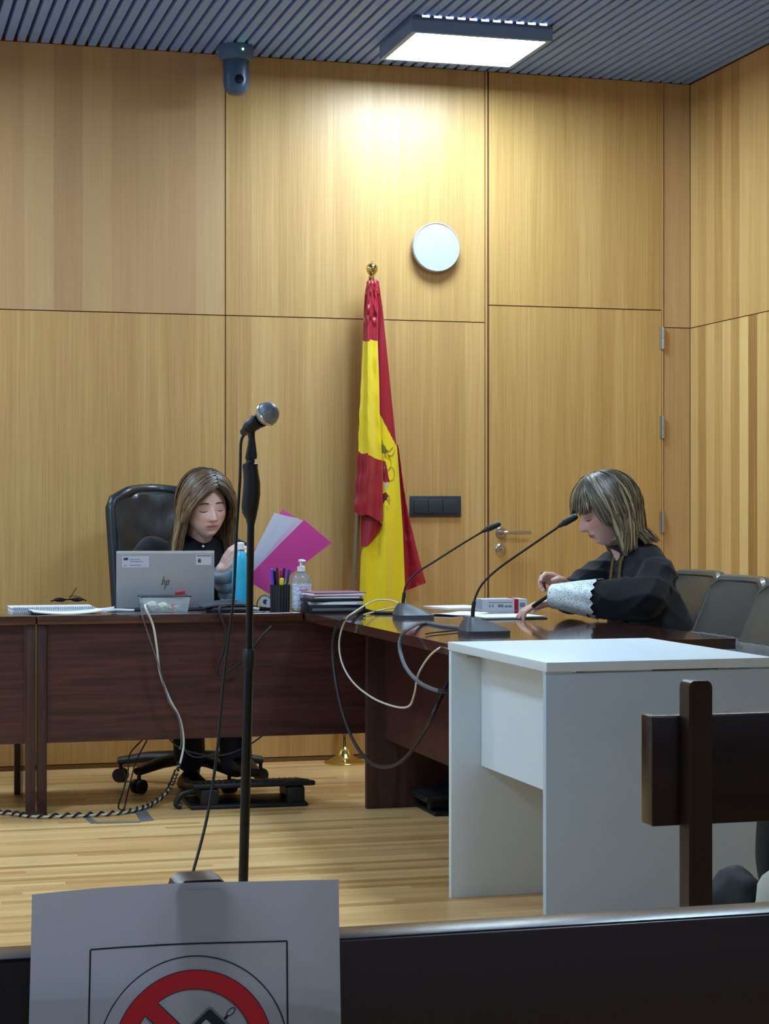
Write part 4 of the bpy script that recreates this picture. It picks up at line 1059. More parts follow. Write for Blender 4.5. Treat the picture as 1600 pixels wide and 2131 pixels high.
cable('cable', [F(470, 1262, -.03), F(456, 1266, .01), F(462, 1290, .02), F(470, 1310, .02), F(468, 1345, .02), F(455, 1380, .02), F(452, 1402, .02), F(462, 1404, .02), F(485, 1390, .02), F(512, 1368, .02), F(540, 1330, .018), F(565, 1303, .012)], .0052, M['cable_d'], 'dark curly phone cord hanging from the speakerphone over the desk front')
cable('cable', [PV(296, 1540, VF+.1), PV(270, 1570, VF+.1), PV(266, 1610, VF+.08), PV(255, 1650, VF+.03), PZ(247, 1682, .004), PZ(275, 1690, .004)], .003, M['cable_k'], 'thin black cable under the desk, left of its twin')
cable('cable', [PV(306, 1540, VF+.11), PV(283, 1585, VF+.1), PV(272, 1625, VF+.06), PZ(262, 1668, .02), PZ(258, 1684, .004)], .003, M['cable_k'], 'thin black cable under the desk, right of its twin')
cable('cable', [PV(350, 1535, VF+.15), PV(372, 1555, VF+.14), PV(420, 1570, VF+.14), PV(470, 1570, VF+.14), PV(515, 1552, VF+.14), PV(545, 1532, VF+.14)], .0034, M['cable_g'], 'grey cable sagging below the desk panel in front of the chair base')
cable('cable', [PV(378, 1535, VF+.12), PV(388, 1565, VF+.12), PV(412, 1576, VF+.12), PV(452, 1566, VF+.12)], .003, M['cable_g'], 'short grey cable loop below the desk panel')
tpm = MB()
for P4 in (([(277, 1684), (300, 1681), (320, 1707), (292, 1710)]), ([(174, 1700), (186, 1699), (203, 1712), (190, 1714)]), ([(200, 1711), (292, 1709), (292, 1711.5), (200, 1714)])):
    w_ = [PZ(x, y, 0.0008) for x, y in P4]; tpm.add(w_+[p+Vector((0, 0, .0012)) for p in w_], [(0, 1, 2, 3), (4, 5, 6, 7), (0, 1, 5, 4), (1, 2, 6, 5), (2, 3, 7, 6), (3, 0, 4, 7)], M['tape'])
solo('floor_tape', tpm, 'grey adhesive tape stuck on the floor by the wrapped cable', 'tape', world=True, smooth=False)

# ------------------------------------------------------------ paper sign on the nearest bench
SO = PX(64, 1864, 1.292)
so = thing('paper_sign', 'white paper no-phones sign fixed to the post of the nearest bench', 'sign', (SO.x, SO.y, SO.z-.297), 0)
ang = math.radians(11)
def sp(x, y, e=0.0):                        # x across 0...210 mm, y down 0...297 mm
    a = x/.21; b = y/.297
    X = x*math.cos(ang); Yd = x*math.sin(ang)
    Yd += .006*math.sin(a*PI*1.1)*(1-b*.2) - .020*max(0, a-.82)**2*12*(0.5+b) + .004*math.cos(b*6+a*2)
    zz = .297-y+.004*max(0, a-.35)+.0015*math.sin(a*5)-.004*math.exp(-((a-.0)/.05)**2)*0
    X += -.004*b*(1-a)+.010*b*max(0, a-.5)
    return Vector((X, Yd-e, zz+.0035*a))
m = MB(); m.grid(42, 60, lambda a, b: sp(a*.21, b*.297), M['sign']); sht = part('sheet', m, so)
pr = MB()
def quad(p, q_, w_, mat, e=.0004, n=24):
    p = Vector((p[0], p[1], 0)); q_ = Vector((q_[0], q_[1], 0)); d = (q_-p).normalized(); nn = Vector((-d.y, d.x, 0))*w_/2
    pr.grid(n, 1, lambda a, b: (lambda c: sp(c.x, c.y, e))(p.lerp(q_, a)+nn*(2*b-1)), mat)
def ring(cx, cy, r0, r1, mat, e=.0004, n=120): pr.grid(n, 2, lambda a, b: sp(cx+(r0+(r1-r0)*b)*math.cos(2*PI*a), cy+(r0+(r1-r0)*b)*math.sin(2*PI*a), e), mat)
bx0, bx1, by0, by1 = .0395, .1735, .0410, .262
for a_, b_ in (((bx0, by0), (bx1, by0)), ((bx1, by0), (bx1, by1)), ((bx1, by1), (bx0, by1)), ((bx0, by1), (bx0, by0))): quad(a_, b_, .0011, M['black_ink'])
cx, cy = .1095, .1120
ring(cx, cy+.001, .0632, .0640, M['black_ink'])
ring(cx, cy, .0404, .0531, M['red_ink'], .0005); ring(cx, cy, .0530, .0535, M['black_ink'], .0006); ring(cx, cy, .0401, .0406, M['black_ink'], .0006)
d45 = .0405*math.sin(PI/4)
quad((cx-d45, cy-d45), (cx+d45, cy+d45), .0115, M['red_ink'], .0007)
for s in (-1, 1):
    nx, ny = s*.0058*math.sin(PI/4), -s*.0058*math.sin(PI/4); quad((cx-d45+nx+.0008, cy-d45+ny+.0008), (cx+d45+nx, cy+d45+ny), .0006, M['black_ink'], .0008)
def fill(poly, mat, e=.0006):
    c = Vector((sum(p[0] for p in poly)/len(poly), sum(p[1] for p in poly)/len(poly), 0)); n = 10
    for i in range(len(poly)):
        a_ = Vector((*poly[i], 0)); b_ = Vector((*poly[(i+1) % len(poly)], 0))
        pr.grid(6, 6, lambda s, t: (lambda w: sp(w.x, w.y, e))(c.lerp(a_.lerp(b_, s), max(t, .001))), mat)
def rr(cxx, cyy, w_, h_, an, rad, k=5):
    out = []
    for sx, sy, a0 in ((1, -1, -90), (1, 1, 0), (-1, 1, 90), (-1, -1, 180)):
        for j in range(k+1):
            t = math.radians(a0+90*j/k); x = sx*(w_/2-rad)+rad*math.cos(t); y = sy*(h_/2-rad)+rad*math.sin(t)
            out.append((cxx+x*math.cos(an)-y*math.sin(an), cyy+x*math.sin(an)+y*math.cos(an)))
    return out
pa = math.radians(45); ph = (cx-.001, cy+.000)
fill(rr(ph[0], ph[1], .024, .058, pa, .003), plain('grey_outline', RGB(96, 98, 108), .8), .0005)
fill(rr(ph[0], ph[1], .021, .055, pa, .002), M['black_ink'], .00062)
fill(rr(ph[0]+.009, ph[1]-.009, .014, .016, pa, .001), plain('grey_screen', RGB(150, 152, 160), .8), .0007)
quad((cx+.0168, cy-.0145), (cx+.0235, cy-.0215), .0010, M['black_ink']); quad((cx+.0205, cy-.0185), (cx+.0228, cy-.0208), .002, M['black_ink'])
el = [(cx+.0255+.0036*math.cos(t)*.707+.0018*math.sin(t)*.707, cy-.0240-.0036*math.cos(t)*.707+.0018*math.sin(t)*.707) for t in [i*PI/8 for i in range(17)]]
for a_, b_ in zip(el, el[1:]): quad(a_, b_, .0006, M['black_ink'], n=1)
part('print', pr, sht, 'red prohibition ring over a black mobile phone')
m = MB(); tc0 = sp(.114, .0, .0008); pz = PX(418, 1846, 1.33)-so.location
m.add([sp(.103, .004, .001), sp(.127, .004, .001), Vector((pz.x+.011, pz.y-.004, pz.z)), Vector((pz.x-.011, pz.y-.004, pz.z))], [(0, 1, 2, 3)], M['clear']); part('sticky_tape', m, so, 'clear tape over the post top')

# ------------------------------------------------------------ garments on the farther bench
cp0 = PX(1598, 1905, 3.2)
o = thing('coat', 'bundled black coat with cream lining on the bench at the lower right', 'coat', (cp0.x+.045, cp0.y-.01, .389), TH)
def lump(sc, off, seed, mat):
    q = MB(); q.sphere((0, 0, 0), 1, mat, 40, 24)
    q.v = [Vector((p.x*sc[0], p.y*sc[1], max(-.25, p.z)*sc[2]))*(1+.20*noise.noise(p*1.4+Vector((seed, 0, 0))))+Vector((noise.noise(p*3), noise.noise(p*3+Vector((4, 4, 4))), .6*noise.noise(p*3)))*.010+Vector(off) for p in q.v]
    mz = min(p.z for p in q.v)
    if mz < .001: q.v = [p+Vector((0, 0, .001-mz)) for p in q.v]
    return q
part('shell', lump((.085, .10, .095), (-.085, .05, .02), 1.0, M['coat_black']), o)
part('lining', lump((.085, .07, .118), (-.030, -.055, .015), 5.0, M['coat_cream']), o, 'cream lining')
q = MB(); q.sphere((0, 0, 0), 1, M['coat_black'], 36, 24); p = PX(1655, 1800, 3.25)
q.v = [Vector((v.x*.054, v.y*.05, v.z*.155+.155))*(1+.06*noise.noise(v*2)) for v in q.v]
q.tube(smoothpath([(-.03, 0, .27), (-.02, 0, .33), (.02, 0, .33), (.03, 0, .27)], 5), .006, M['coat_black'], 8)
solo('handbag', q, 'edge of a dark bag at the right edge below the bench backrest', 'bag', loc=(p.x+.01, p.y+.12, .389), rz=TH)
# ------------------------------------------------------------ people
def head_pts(mtx, mb, s=1.0, age=0.0):
    """closed head surface with a face; local: +Y forward, +X the person's right, z up, origin mid head; about .225 tall"""
    nu, nv = 96, 80; vs = []; fs = []
    def G(x, z, cx, cz, wx, wz): return math.exp(-((x-cx)/wx)**2-((z-cz)/wz)**2)
    for j in range(nv+1):
        el = -PI/2+PI*j/nv
        for i in range(nu):
            az = 2*PI*i/nu                 # 0 = forward
            ce = math.cos(el); x = math.sin(az)*ce; y = math.cos(az)*ce; z = math.sin(el)
            p = Vector((x*.0735, y*(.092 if y > 0 else .098), z*.113))
            if z < 0:
                t = -z
                p.x *= 1-.30*t**1.6
                if y > 0: p.y *= 1-.05*t**2; p.y += .010*t*y
                else: p.y *= 1-.45*t
            else: p.x *= 1-.02*z
            # flatten the front of the face
            f = max(0, y)
            if y > 0.0: p.y -= .006*f**3
            X, Z = p.x, p.z
            if y > .15:
                w = min(1, (y-.15)/.3)
                d = 0
                nz = max(0, min(1, (.016-Z)/.044))
                if Z > -.040: d += (.006+.021*nz)*math.exp(-(X/(.0075+.0055*nz))**2)*min(1, max(0, (Z+.040)/.008))*min(1, max(0, (.03-Z)/.02))
                d += .006*(G(X, Z, .0115, -.0305, .006, .006)+G(X, Z, -.0115, -.0305, .006, .006))
                d -= .0095*(G(X, Z, .031, .008, .016, .0125)+G(X, Z, -.031, .008, .016, .0125))
                d += .0060*(G(X, Z, .031, .006, .0125, .0085)+G(X, Z, -.031, .006, .0125, .0085))
                d += .0035*(G(X, Z, .028, .027, .02, .007)+G(X, Z, -.028, .027, .02, .007))
                d += .004*(G(X, Z, .040, -.022, .018, .016)+G(X, Z, -.040, -.022, .018, .016))
                d += .0065*G(X, Z, 0, -.0520, .022, .0055)+.0065*G(X, Z, 0, -.0625, .019, .0058)-.0035*G(X, Z, 0, -.0572, .026, .0022)
                d -= .0035*G(X, Z, 0, -.074, .018, .006)
                d += .008*G(X, Z, 0, -.092, .018, .014)
                d -= .002*age*(G(X, Z, .026, -.045, .005, .016)+G(X, Z, -.026, -.045, .005, .016))
                p.y += d*w
            vs.append(p*s)
    for j in range(nv):
        for i in range(nu):
            i2 = (i+1) % nu; fs.append((j*nu+i, j*nu+i2, (j+1)*nu+i2, (j+1)*nu+i))
    mb.add([mtx @ p for p in vs], fs)
    for sx in (-1, 1):                       # ears
        e = MB(); e.sphere((0, 0, 0), 1, None, 16, 10); mb.add([mtx @ (Vector((sx*(.074+.006*q.x), -.010+.016*q.y, -.005+.030*q.z))*s) for q in e.v], e.f)
def capsule(mb, pts, rad, seg=16):
    pts = [Vector(p) for p in pts]
    mb.tube(pts, rad, None, seg)
    for p, r in zip(pts, rad if isinstance(rad, (list, tuple)) else [rad]*len(pts)): mb.sphere(p, r, None, 14, 9)
def limb(mb, pts, rad, n=5):
    P = smoothpath(pts, n); m_ = len(pts)-1; R = []
    for i in range(len(P)):
        t = min(i/n, m_-1e-6); k = int(t); R.append(rad[k]+(rad[k+1]-rad[k])*(t-k))
    mb.tube(P, R, None, 18); mb.sphere(P[0], R[0], None, 14, 9); mb.sphere(P[-1], R[-1], None, 14, 9)
def hand(mb, wrist, fwd, palm, side, curl, spread=.06, thumbcurl=.5, s=1.0):
    """wrist point, direction to the knuckles, direction the palm faces, side=+1 when the thumb lies along cross(fwd,palm)"""
    f = Vector(fwd).normalized(); p = Vector(palm); p = (p-f*p.dot(f)).normalized(); a = f.cross(p)*side
    W_ = Vector(wrist)
    lens = [.074, .082, .077, .061]; ks = []
    nails = []
    for i in range(4):
        o = (.027-.018*i)*s
        k = W_+f*(.085-.004*abs(i-1))*s+a*o
        capsule(mb, [W_+f*.008*s+a*o*.55, W_+f*.045*s+a*o*.85-p*.002, k], [.0125*s, .0118*s, .0098*s], 12)
        L_ = lens[i]*s; d = (f+a*(spread*(1.5-i))).normalized(); c = curl[i] if isinstance(curl, (list, tuple)) else curl
        pts = [k]; ang = 0; cur = k
        for seg_, fr in ((0, .45), (1, .30), (2, .25)):
            ang += c*(.85 if seg_ == 0 else 1.15 if seg_ == 1 else .7)
            dd = (d*math.cos(ang)+p*math.sin(ang)).normalized(); cur = cur+dd*L_*fr; pts.append(cur)
        capsule(mb, pts, [.0092*s, .0084*s, .0076*s, .0064*s], 12)
        nails.append((pts[-1], dd))
    b = W_+f*.022*s+a*.026*s+p*.006
    t1 = b+(a*.8+f*.75+p*.35*thumbcurl).normalized()*.036*s
    t2 = t1+(a*.35+f*.95+p*.6*thumbcurl).normalized()*.029*s
    t3 = t2+(a*(.15-.4*thumbcurl)+f*.9+p*.9*thumbcurl).normalized()*.024*s
    capsule(mb, [W_+f*.012*s+a*.010*s, b, t1, t2, t3], [.013*s, .0135*s, .0108*s, .0096*s, .0072*s], 12)
    return t3

def skin_colour(me, hinv, base, s=1.0, lips=(150, 62, 66), brow=(92, 66, 50)):
    co = get_co(me); n = len(co)
    A = np.array(hinv)[:3, :]; H = (co @ A[:, :3].T + A[:, 3])/s
    col = np.tile(np.array(RGB(*base)[:3]), (n, 1))
    def blend(w, rgb):
        nonlocal col
        w = np.clip(w, 0, 1)[:, None]; col = col*(1-w)+np.array(RGB(*rgb)[:3])*w
    x, y, z = H[:, 0], H[:, 1], H[:, 2]
    front = (y > .045) & (z > -.12) & (z < .12) & (abs(x) < .08)
    g = lambda cx, cz, wx, wz: np.exp(-((x-cx)/wx)**2-((z-cz)/wz)**2)*front
    blend(.45*(g(.042, -.022, .020, .018)+g(-.042, -.022, .020, .018)), (206, 116, 104))
    blend(.35*g(0, -.030, .014, .010), (204, 120, 108))
    bow = np.clip(1.5*np.exp(-(x/.0215)**6-((z+.0575-.0012*np.cos(x*140))/.0066)**4)*front, 0, 1)
    blend(.7*bow, lips)
    blend(.85*np.exp(-(x/.022)**4-((z+.0572)/.0018)**2)*front, (96, 44, 46))
    for sx in (-1, 1):
        blend(.5*g(sx*.031, .005, .018, .009), (146, 100, 90))
        # closed lid line and brow
        zz = z-(.0015-.012*((x-sx*.031)/.02)**2*-.3)
        blend(.0*np.exp(-((x-sx*.031)/.0155)**6-((z-(-.001+.10*(abs(x)-.031)**2*30))/.0036)**2)*front, (34, 24, 22))
        blend(.3*np.exp(-((x-sx*.031)/.0200)**6-((z-(.0275-9.0*(abs(x)-.027)**2))/.0044)**2)*front, brow)
        blend(.75*g(sx*.0085, -.0375, .0042, .0026), (96, 44, 40))
    set_col(me, 'tint', col)

def face_lines(me, H, s, parent, browc, name_mat):
    from mathutils.bvhtree import BVHTree
    bv = BVHTree.FromPolygons([v.co.copy() for v in me.vertices], [tuple(p.vertices) for p in me.polygons])
    def on_face(x, z, lift):
        o = H @ (Vector((x, .22, z))*s); d = (H.to_3x3() @ Vector((0, -1, 0))).normalized(); h = bv.ray_cast(o, d, .4)
        return (h[0]-d*lift) if h[0] else H @ (Vector((x, .1, z))*s)
    bm_ = plain(name_mat+'_brow', browc, .7); lm = plain(name_mat+'_lash', RGB(36, 27, 26), .8)
    for sx in (-1, 1):
        q = MB(); P = [on_face(sx*(.0135+.034*t), .0262+.0030*math.sin(PI*min(1, t*1.15))-.0035*t*t, .0006) for t in [i/12 for i in range(13)]]
        q.tube(P, [.0010+.0017*math.sin(PI*min(.95, .25+t/12*.75)) for t in range(13)], bm_, 8, flat=1.0); part('eyebrow', q, parent)
        q = MB(); P = [on_face(sx*(.0175+.028*t), .0010-.0038*math.sin(PI*t)-.0012*t, .0007) for t in [i/12 for i in range(13)]]
        q.tube(P, [.0006+.0012*math.sin(PI*t/12) for t in range(13)], lm, 8); part('eyelashes', q, parent)
def hair_mesh(hm, s, roots, colfn, side_fn, name, floor_fn=None, cap=None, grow=.010, seedv=1, wid=.0075, zmin=None):
    """roots: list of (dir, init_dir, length, droop); hm: head matrix; ellipsoid in head space, gravity in the person's space"""
    rnd = random.Random(seedv); mb = MB(); cols = []
    R_ = Vector((.0765, .098, .116)); hinv = hm.inverted(); grav = (hinv.to_3x3() @ Vector((0, 0, -1))).normalized()
    C0 = Vector((0, -.004, .002))
    def f_(p, g): q = p-C0; return math.sqrt((q.x/(R_.x+g))**2+(q.y/(R_.y+g))**2+(q.z/(R_.z+g))**2)
    for dirv, ini, length, gr, bias in roots:
        d = Vector(dirv).normalized(); g = grow+gr; pre = []
        if len(ini) == 4:                    # guided: combed from the root direction to the given side direction
            d1 = Vector(ini[:3]).normalized(); om = d.angle(d1); ns = max(4, int(om*11))
            for k_ in range(ns):
                t_ = k_/ns; dd_ = (d*math.sin((1-t_)*om)+d1*math.sin(t_*om))/math.sin(om); lift = 1+ini[3]*math.sin(PI*t_)
                pre.append(C0+Vector((dd_.x*(R_.x+g), dd_.y*(R_.y+g), dd_.z*(R_.z+g)))*lift)
            ini = (C0+Vector((d1.x*(R_.x+g), d1.y*(R_.y+g), d1.z*(R_.z+g))))-pre[-1]; d = d1
        p = C0+Vector((d.x*(R_.x+g), d.y*(R_.y+g), d.z*(R_.z+g))); v = Vector(ini).normalized()
        pts = [p.copy()]; step = .010; tot = 0; cutj = rnd.uniform(-.012, .012)
        while tot < length:
            q = p-C0; n = Vector((q.x/(R_.x+g)**2, q.y/(R_.y+g)**2, q.z/(R_.z+g)**2)).normalized()
            t = tot/length
            v = (v+grav*.28+Vector(bias)*.1).normalized()
            p2 = p+v*step; k = f_(p2, g)
            if k < 1:
                p2 = C0+(p2-C0)/k; v = (p2-p).normalized()
            if side_fn: p2 = side_fn(p2, tot, length)
            if p2 is None: break
            if zmin and (hm @ (p2*s)).z < zmin(p2, cutj): break
            if floor_fn:
                wp = hm @ (p2*s); wp = floor_fn(wp); p2 = (hinv @ wp)/s
            pts.append(p2); p = p2; tot += step
        pts = pre+pts; n = len(pts)
        if n < 4: continue
        w0 = wid*(.8+.5*rnd.random())
        rad = [w0*min(1, .45+i*.25)*(1-.75*max(0, (i/(n-1)-.7)/.3)**1.5) for i in range(n)]
        jit = Vector((rnd.uniform(-1, 1), rnd.uniform(-1, 1), rnd.uniform(-1, 1)))*.0035
        P = [p_+jit*(i/(n-1))*1.5+Vector((noise.noise(p_*28+jit*200), noise.noise(p_*28+jit*300+Vector((5, 5, 5))), 0))*.0028 for i, p_ in enumerate(pts)]
        st = len(mb.v); nrm = (P[1]-C0)
        mb.tube([hm @ (q*s) for q in P], [r*s for r in rad], None, 5, flat=.40, up=(hm.to_3x3() @ nrm))
        c0, c1 = colfn(rnd, d)
        for i in range(len(mb.v)-st):
            t = (i//5)/(n-1); cols.append([c0[k]*(1-t)+c1[k]*t for k in range(3)])
    if cap:
        st = len(mb.v); cc = cap[1]
        nu, nv = 60, 30
        for j in range(nv+1):
            for i in range(nu):
                az = 2*PI*i/nu; e0 = cap[0](az); el = e0+(PI/2-e0)*j/nv
                g = .004+.004*noise.noise(Vector((math.sin(az)*3, math.cos(az)*3, el*3)))
                mb.v.append(hm @ ((C0+Vector((math.sin(az)*math.cos(el)*(R_.x+g), math.cos(az)*math.cos(el)*(R_.y+g), math.sin(el)*(R_.z+g))))*s)); cols.append(cc)
        for j in range(nv):
            for i in range(nu):
                i2 = (i+1) % nu; mb.f.append([st+j*nu+i, st+j*nu+i2, st+(j+1)*nu+i2, st+(j+1)*nu+i]); mb.m.append(0)
    mb.mats = [M['hair']]; mb.m = [0]*len(mb.f)
    me = mb.mesh(name, True, 80); set_col(me, 'tint', np.array(cols)); return me

def folds(me, amp, fn):
    co = get_co(me).copy(); no = get_no(me)
    d = np.array([fn(Vector(c)) for c in co], 'f')[:, None]
    set_co(me, co+no*d*amp)

# ================= the robed woman at the side desk =================
PJ = RW(-1.0, -1.98, 0); RJ = TH+PI/2
jp = thing('person', 'woman in a black court robe with lace cuffs, seated in profile at the side desk', 'person', PJ, RJ)
MJ = Matrix.Translation(PJ) @ Matrix.Rotation(RJ, 4, 'Z'); IJ = MJ.inverted()
def J(x, y, Y): return IJ @ PX(x, y, Y)
HS = 1.06
hc = J(1262, 1066, 6.93)
print('J head', hc, 'hands', J(1150, 1215, 7.0), J(1130, 1255, 6.95), 'elbow', J(1290, 1270, 6.72), 'cuff', J(1215, 1250, 6.85), 'shoulder', J(1365, 1165, 6.78))
HJ = Matrix.Translation(hc) @ rotm('Z', -7) @ rotm('X', -20)
body = MB(); head_pts(HJ, body, HS, 1.0)
nb_ = hc+Vector((0, -.095, -.155))
limb(body, [hc+Vector((0, -.03, -.055)), hc+Vector((0, -.06, -.10)), nb_], [.055, .052, .06])
body.loft([((0, .05, .44), (.17, 0, 0), (0, .10, 0)), ((0, .05, .55), (.16, 0, 0), (0, .09, .0)), ((0, .06, .70), (.135, 0, 0), (0, .08, 0)), ((0, .08, .84), (.15, 0, 0), (0, .08, 0)), ((0, .09, .92), (.14, 0, 0), (0, .07, 0)), ((0, .10, .97), (.07, 0, 0), (0, .05, 0))], None, 28)
# near (left) arm, x<0; far (right) arm, x>0
shL, shR = Vector((-.155, .090, .895)), Vector((.155, .12, .905))
elL = Vector((-.215, .17, .788)); wrL = J(1152, 1252, 6.88); 
elR = Vector((.175, .30, .786)); wrR = J(1180, 1222, 7.04)
limb(body, [shL, (shL+elL)/2+Vector((-.01, -.01, 0)), elL], [.052, .045, .040]); limb(body, [elL, (elL+wrL)/2, wrL], [.040, .036, .026])
limb(body, [shR, (shR+elR)/2, elR], [.052, .045, .040]); limb(body, [elR, (elR+wrR)/2, wrR], [.040, .036, .026])
kL = J(1108, 1262, 6.9); kR = J(1137, 1205, 7.02)
hand(body, wrL, (kL-wrL), Vector((.25, .2, -1)), -1, [.25, .30, .38, .45], .05, .4)
hand(body, wrR, (kR-wrR)+Vector((0, .0, .01)), Vector((-.5, .3, -.8)), 1, [.55, .75, .9, 1.0], .03, .9, s=.98)
for s in (-1, 1):                           # legs
    limb(body, [(s*.09, .02, .50), (s*.11, .25, .52), (s*.10, .43, .49)], [.085, .075, .058]); limb(body, [(s*.10, .43, .49), (s*.10, .45, .28), (s*.10, .44, .07)], [.058, .052, .035]); limb(body, [(s*.10, .44, .05), (s*.10, .56, .03)], [.036, .026])
me = remesh(body, .0030, 2); me.materials.append(M['skin']); skin_colour(me, HJ.inverted(), (216, 170, 154), HS, (148, 84, 80), (120, 96, 72)); me.polygons.foreach_set('use_smooth', [True]*len(me.polygons))
part('body', me, jp); face_lines(me, HJ, HS, jp, RGB(100, 80, 66), 'judge')
# robe
rb = MB()
neck = hc+Vector((0, -.075, -.150))
rb.loft([((0, .05, .40), (.255, 0, 0), (0, .150, 0)), ((0, .055, .55), (.245, 0, 0), (0, .140, .0)), ((0, .065, .70), (.215, 0, 0), (0, .125, 0)), ((0, .080, .80), (.200, 0, 0), (0, .118, -.01)), ((0, .092, .87), (.190, 0, 0), (0, .104, -.015)), ((0, .098, .92), (.170, 0, 0), (0, .092, -.015)), ((0, .102, .955), (.135, 0, 0), (0, .082, -.012)), ((0, .108, .985), (.095, 0, 0), (0, .072, -.012)), (neck+Vector((0, 0, .035)), (.070, 0, 0), (0, .064, -.012)), (neck+Vector((0, .006, .052)), (.064, 0, 0), (0, .060, -.012))], None, 36)
def sleeve(mb, sh, el, wr, rs):
    P = [sh, (sh+el)/2, el, (el+wr)/2, wr]
    pp = smoothpath(P, 5); R = []
    for i in range(len(pp)):
        t = min(i/5, 3.9999); k = int(t); R.append(rs[k]+(rs[k+1]-rs[k])*(t-k))
    mb.tube(pp, R, None, 24); mb.sphere(pp[0], R[0]*1.02, None, 18, 12); mb.sphere(el, rs[2], None, 18, 12)
cL = elL.lerp(wrL, .62); cR = elR.lerp(wrR, .72)
sleeve(rb, shL+Vector((.005, 0, 0)), elL+Vector((0, -.0, .032)), cL+Vector((0, 0, .018)), [.070, .070, .076, .072, .066])
sleeve(rb, shR+Vector((-.005, 0, 0)), elR+Vector((0, 0, .02)), cR, [.080, .082, .064, .056, .050])
# skirt over the lap
rb.loft([((0, .02, .50), (.23, 0, 0), (0, 0, .09)), ((0, .25, .53), (.23, 0, 0), (0, 0, .08)), ((0, .46, .51), (.20, 0, 0), (0, 0, .07)), ((0, .50, .40), (.19, 0, 0), (0, .05, .03))], None, 24)
# drape from near shoulder to the elbow
rb.loft([((-.145, .09, .89), (.05, 0, 0), (0, .055, 0)), ((-.18, .10, .80), (.055, 0, 0), (0, .095, 0)), ((-.19, .095, .72), (.055, 0, 0), (0, .125, 0)), ((-.19, .09, .60), (.05, 0, 0), (0, .13, 0))], None, 24)
me = remesh(rb, .006, 10); me.materials.append(M['robe'])
fj = [(Vector((-.19, .06, .90)), Vector((0, .9, -.45)), .05), (Vector((-.22, .04, .85)), Vector((0, 1.0, -.28)), .045), (Vector((-.21, .10, .83)), Vector((.1, 1.0, -.05)), .04)]
def robe_fold(p):
    def rd(t): return 1-2*abs(math.sin(t))**.7
    a = rd(p.y*30+p.z*34+2.6*noise.noise(p*6))*.55+rd(p.z*46-p.y*20+p.x*10+3*noise.noise(p*5+Vector((9, 1, 2))))*.6
    low = .5+.5*math.sin(p.x*30+p.y*24+2.5*noise.noise(p*3))
    w = min(1, max(0, (p.z-.70)/.1)); top_ = 1-min(1, max(0, (p.z-.95)/.04))
    return (a*w*top_*.8+low*(1-w)*.9+.8*noise.noise(p*9))*1.0
folds(me, .0065, robe_fold)
me.polygons.foreach_set('use_smooth', [True]*len(me.polygons)); part('robe', me, jp)
# lapel band, khaki
m = MB()
def chest(x, z):                              # front of robe near the neck opening
    y = interp([(.70, .165), (.80, .180), (.88, .178), (.94, .170), (.985, .152), (1.02, .15)], z)
    return Vector((x, y+.012, z))
m.grid(4, 24, lambda a, b: chest(-.052+.026*a+.006*math.sin(b*5), .99-.20*b)+Vector((0, .004-.10*abs(a-.5)*.05, 0)), M['khaki'], two=.003)
m.grid(4, 24, lambda a, b: chest(.026+.022*a, .99-.20*b)+Vector((0, .004, 0)), M['khaki'], two=.003)
part('lapel', m, jp, 'khaki inner lapel')
m = MB(); m.tube(smoothpath([neck+Vector((.062*math.cos(t), .058*math.sin(t)+.004, .052-.012*math.sin(t))) for t in [i*2*PI/20 for i in range(21)]], 3), .011, M['khaki'], 10); part('collar', m, jp, 'khaki collar')
# lace cuffs
lm_, nt, bb = newmat('white_lace'); tc = N(nt, 'ShaderNodeTexCoord'); vo = N(nt, 'ShaderNodeTexVoronoi', i_Scale=130.0, feature='DISTANCE_TO_EDGE'); nt.links.new(tc.outputs['Object'], vo.inputs['Vector'])
nz = N(nt, 'ShaderNodeTexNoise', i_Scale=60.0, i_Detail=2.0); nt.links.new(tc.outputs['Object'], nz.inputs['Vector'])
cc_ = ramp(nt, vo.outputs[0], [(.05, RGB(226, 232, 232)), (.22, RGB(152, 162, 166))]); cc_ = mixc(nt, ramp(nt, nz.outputs[0], [(.45, (0, 0, 0, 1)), (.6, (1, 1, 1, 1))]), cc_, RGB(222, 228, 228)); nt.links.new(cc_, bb.inputs['Base Color']); bb.inputs['Roughness'].default_value = .8
bp = N(nt, 'ShaderNodeBump'); bp.inputs['Strength'].default_value = .5; bp.inputs['Distance'].default_value = .003; bp.invert = True; nt.links.new(vo.outputs[0], bp.inputs['Height']); nt.links.new(bp.outputs[0], bb.inputs['Normal'])
def cuff(el, wr, t0, t1, r0, r1, lift=0):
    ax = (wr-el).normalized(); up = Vector((0, 0, 1)); up = (up-ax*up.dot(ax)).normalized(); sd = ax.cross(up); q = MB()
    def fn(a, b):
        th = 2*PI*a; tt = t0+(t1-t0)*b
        if b < .12: tt += -.035*(abs(((a*15) % 1)-.5)*2-.5)*(1-b/.12)
        r = r0+(r1-r0)*b+.003*math.sin(th*7+b*3)*(1-b)
        c = el.lerp(wr, tt)+up*lift
        return c+up*(r*math.sin(th))+sd*(r*1.08*math.cos(th))
    q.grid(90, 24, fn, lm_, two=.0012); return q
part('lace_cuff', cuff(elL, wrL, .50, 1.02, .072, .042, .020), jp, 'white lace cuff', angle=70)
part('lace_cuff', cuff(elR, wrR, .60, .97, .058, .036, .004), jp, 'white lace cuff', angle=70)
